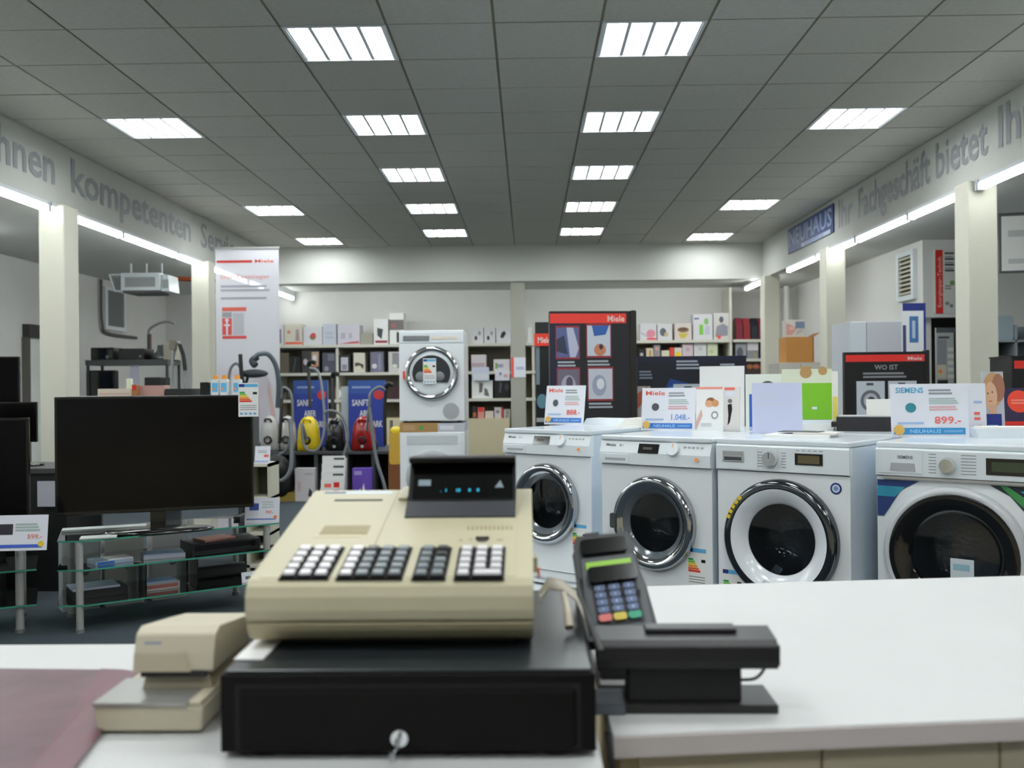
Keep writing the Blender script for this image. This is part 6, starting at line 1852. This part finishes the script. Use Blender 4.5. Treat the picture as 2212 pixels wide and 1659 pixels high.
# framed grille on the left wall
y0, y1 = 6.2 * FPX / (1140 - 216), 6.2 * FPX / (1140 - 262)
z1, z0 = P(240, 622, 14.5).z, P(240, 714, 14.5).z
t = thing('wall_grille', 'tall white framed grey mesh panel on the left wall', 'grille', (WL, (y0 + y1) / 2, z0))
h, hw = z1 - z0, (y1 - y0) / 2
part('frame', B().box(0, -hw, 0, .05, -hw + .09, h, PLAS).box(0, hw - .07, 0, .05, hw, h, PLAS).box(0, -hw + .09, 0, .05, hw - .07, .06, PLAS).box(0, -hw + .09, h - .05, .05, hw - .07, h, PLAS), t)
part('mesh', B().box(0, -hw + .09, .06, .03, hw - .07, h - .05, mat('77797a', .8, bump=.4, scale=200)), t)
single('cable', B().tube([(WL + .04, y0 - .12, 2.86), (WL + .04, y0 - .1, z0 + .1), (WL + .04, y0 + .1, z0 - .05), (WL + .04, y1 + .4, z0 - .07)], .022, mat('5c5a58', .6)), 'dark cable curving round the mesh panel on the left wall', 'cable')
# rack with two black ovens on top
Yr = 12.9
a, c = P(184, 778, Yr), P(362, 778, Yr)
zs = a.z
t = thing('shelf_unit', 'dark grey metal rack under the white louvred unit on the left', 'shelf', ((a.x + c.x) / 2, Yr, 0))
hw = (c.x - a.x) / 2
part('shelf_board', B().box(-hw, 0, zs - .07, hw, .5, zs, mat('4c4f50', .6)), t)
part('shelf_board', B().box(-hw, 0, 1.1, hw, .5, 1.14, mat('4c4f50', .6)), t)
part('shelf_board', B().box(-hw, 0, .5, hw, .5, .54, mat('4c4f50', .6)), t)
for x in (-hw + .02, hw - .02):
    for y in (.02, .46): part('upright', B().box(x - .015, y, 0, x + .015, y + .03, zs - .07, DGREY), t)


def lbox(name, label, cat, px0, px1, yt, Yq, Z, col, depth=.35, spec=(), group=None):
    a, c = P(px0, yt, Yq), P(px1, yt, Yq)
    w_, h = c.x - a.x, (a.z + c.z) / 2 - Z
    b = B().rbox(-w_ / 2, 0, 0, w_ / 2, depth, h, min(w_, h) * .06, col, n=2)
    prints(b, w_, h, 0, spec)
    return single(name, b, label, cat, ((a.x + c.x) / 2, Yq, Z + .001), 0, group)


lbox('microwave_oven', 'black microwave oven on the dark rack, left one', 'oven', 196, 245, 751, 12.95, zs, BLACK, spec=[('r', .05, .1, .7, .9, BLK_G), ('r', .78, .2, .95, .8, DGREY), ('d', .72, .25, .07, MGREY)], group='black ovens on the rack')
lbox('microwave_oven', 'black microwave oven on the dark rack, right and wider one', 'oven', 257, 311, 753, 12.95, zs, BLACK, spec=[('r', .05, .1, .7, .9, BLK_G), ('d', .85, .3, .05, MGREY)], group='black ovens on the rack')
lbox('television', 'black screen standing below the microwave ovens', 'television', 186, 249, 800, 12.95, 1.14, BLACK, .1, [('r', .03, .06, .97, .95, BLK_G)])
lbox('toaster', 'low black appliance on the dark rack near the cone-shaped grey one', 'appliance', 312, 348, 815, 12.95, 1.14, BLACK)
lbox('poster_card', 'small pale violet card standing on the dark rack', 'card', 281, 298, 786, 12.93, 1.14, mat('c9c6dc', .5), .02)
a = P(334, 776, 13.0)
single('coffee_machine', B().lathe([(.0001, 0), (.16, 0), (.15, .05), (.08, .12), (.07, .2), (.0001, .21)], mat('7e8486', .3, metal=.5), (0, .2, 0), 20, axis='z').box(.06, .05, 0, .2, .3, .22, mat('a9a698', .5)), 'grey cone-shaped appliance at the right end of the dark rack', 'appliance', (a.x + .03, 13.02, zs + .001))
single('arched_lamp', B().tube([(0, .25, 0), (0, .25, .3), (.0, .25, .42), (.12, .25, .5), (.25, .25, .53), (.36, .25, .5)], .018, mat('8b8c8a', .4)).tube([(0, .25, 0), (0, .25, .36)], .03, mat('4c3c3c', .5), sub=1), 'thin arched rod rising from the right end of the dark rack', 'lamp', (P(320, 770, 13.3).x, 13.1, zs + .001))
# leaning blue panel and hose
single('leaning_panel', B(Matrix.Rotation(R(-3), 4, 'Y')).box(-.1, 0, 0, .03, .04, 1.9, mat('7f97b8', .5)).box(.03, 0, 0, .06, .04, 1.75, mat('2c3f78', .5)), 'blue and pale panel leaning beside the nearest left column', 'panel', (P(172, 800, 12.4).x - .02, 12.4, 0))
Yc = 10.4
h0 = P(385, 740, Yc)
single('vacuum_hose', B().tube([(P(372, 860, Yc).x, Yc, .0), (P(371, 845, Yc).x, Yc, 1.2), P(372, 790, Yc), P(378, 752, Yc), P(386, 741, Yc), P(394, 760, Yc), P(399, 800, Yc), (P(402, 850, Yc).x, Yc, 1.2), (P(402, 850, Yc).x, Yc, .0)], .018, mat('8c8f90', .45)),
       'grey hose forming a tall narrow arch left of the second column', 'hose')
single('hose_grip', B().tube([P(388, 744, Yc - .06), P(396, 768, Yc - .06), P(400, 800, Yc - .06)], .022, BLK_M).box(h0.x - .06, Yc - .1, h0.z - .08, h0.x - .0, Yc - .04, h0.z + .02, mat('6c6458', .6)), 'black curved grip at the top of the tall hose arch', 'hose')

# low rear shelf behind the television
Yq = 6.9
ztop = 1.225
a, c = P(150, 860, Yq), P(523, 860, Yq)
t = thing('shelf_unit', 'grey shelf behind the large television, only its top edge showing', 'shelf', ((a.x + c.x) / 2, Yq, 0))
hw = (c.x - a.x) / 2
part('shelf_board', B().box(-hw, -.05, ztop - .025, hw, .45, ztop, mat('9a9c9c', .5)), t)
part('shelf_board', B().box(-hw, 0, .6, hw, .45, .62, mat('9a9c9c', .5)), t)
for x in (-hw + .02, 0, hw - .02): part('upright', B().box(x - .015, .0, 0, x + .015, .45, ztop - .025, DGREY), t)
g = 'things on the shelf behind the television'
lbox('product_box', 'long cream box lying on the shelf behind the television', 'box', 211, 284, 840, 6.92, ztop, mat('d6c8b8', .5), .1, [('r', .05, .2, .95, .4, mat('c9a79a', .5))], g)
lbox('product_box', 'long pinkish box lying behind the television, right of the cream one', 'box', 296, 354, 833, 6.95, ztop, mat('b48c84', .5), .12, (), g)
lbox('product_pack', 'small pack with red and yellow print between the two long boxes', 'pack', 285, 295, 831, 6.9, ztop, mat('9a6a3c', .5), .05, [('r', .1, .5, .9, .9, RED)], g)
lbox('spray_bottle', 'pale cream bottle standing between the two long boxes', 'bottle', 273, 281, 818, 7.04, ztop, mat('d9dcc4', .4), .05, (), g)
lbox('turntable', 'flat black device behind the television, near the second column', 'device', 357, 412, 840, 6.95, ztop, BLK_M, .3, (), g)
for i, (x0, x1) in enumerate(((455, 472), (474, 491), (501, 519))):
    a, c = P(x0, 810, 7.0), P(x1, 810, 7.0)
    w_, h = c.x - a.x, a.z - ztop
    t = thing('detergent_bottle', ['white and blue bottle with orange cap, left of the pair behind the television', 'white and blue bottle with orange cap, right of the pair behind the television', 'single blue and white bottle with orange cap beside the black wand'][i],
              'bottle', ((a.x + c.x) / 2, 7.0, ztop + .001), 0, 'orange-capped bottles')
    part('body', prints(B().rbox(-w_ / 2, 0, 0, w_ / 2, .05, h * .78, w_ * .18, mat('d8dde0', .4), n=3), w_, h, 0, [('r', .15, .15, .9, .6, mat('5fb2dc', .5)), ('d', .35, .3, .15, ORAN)]), t)
    part('cap', B().cyl((0, .025, h * .78), w_ * .32, 0, h * .2, mat('f0a03c', .4), n=14), t, label='orange cap')
lbox('camera', 'small black round-bodied device left of the orange-capped bottles', 'device', 432, 452, 826, 7.0, ztop, BLACK, .08, (), g)
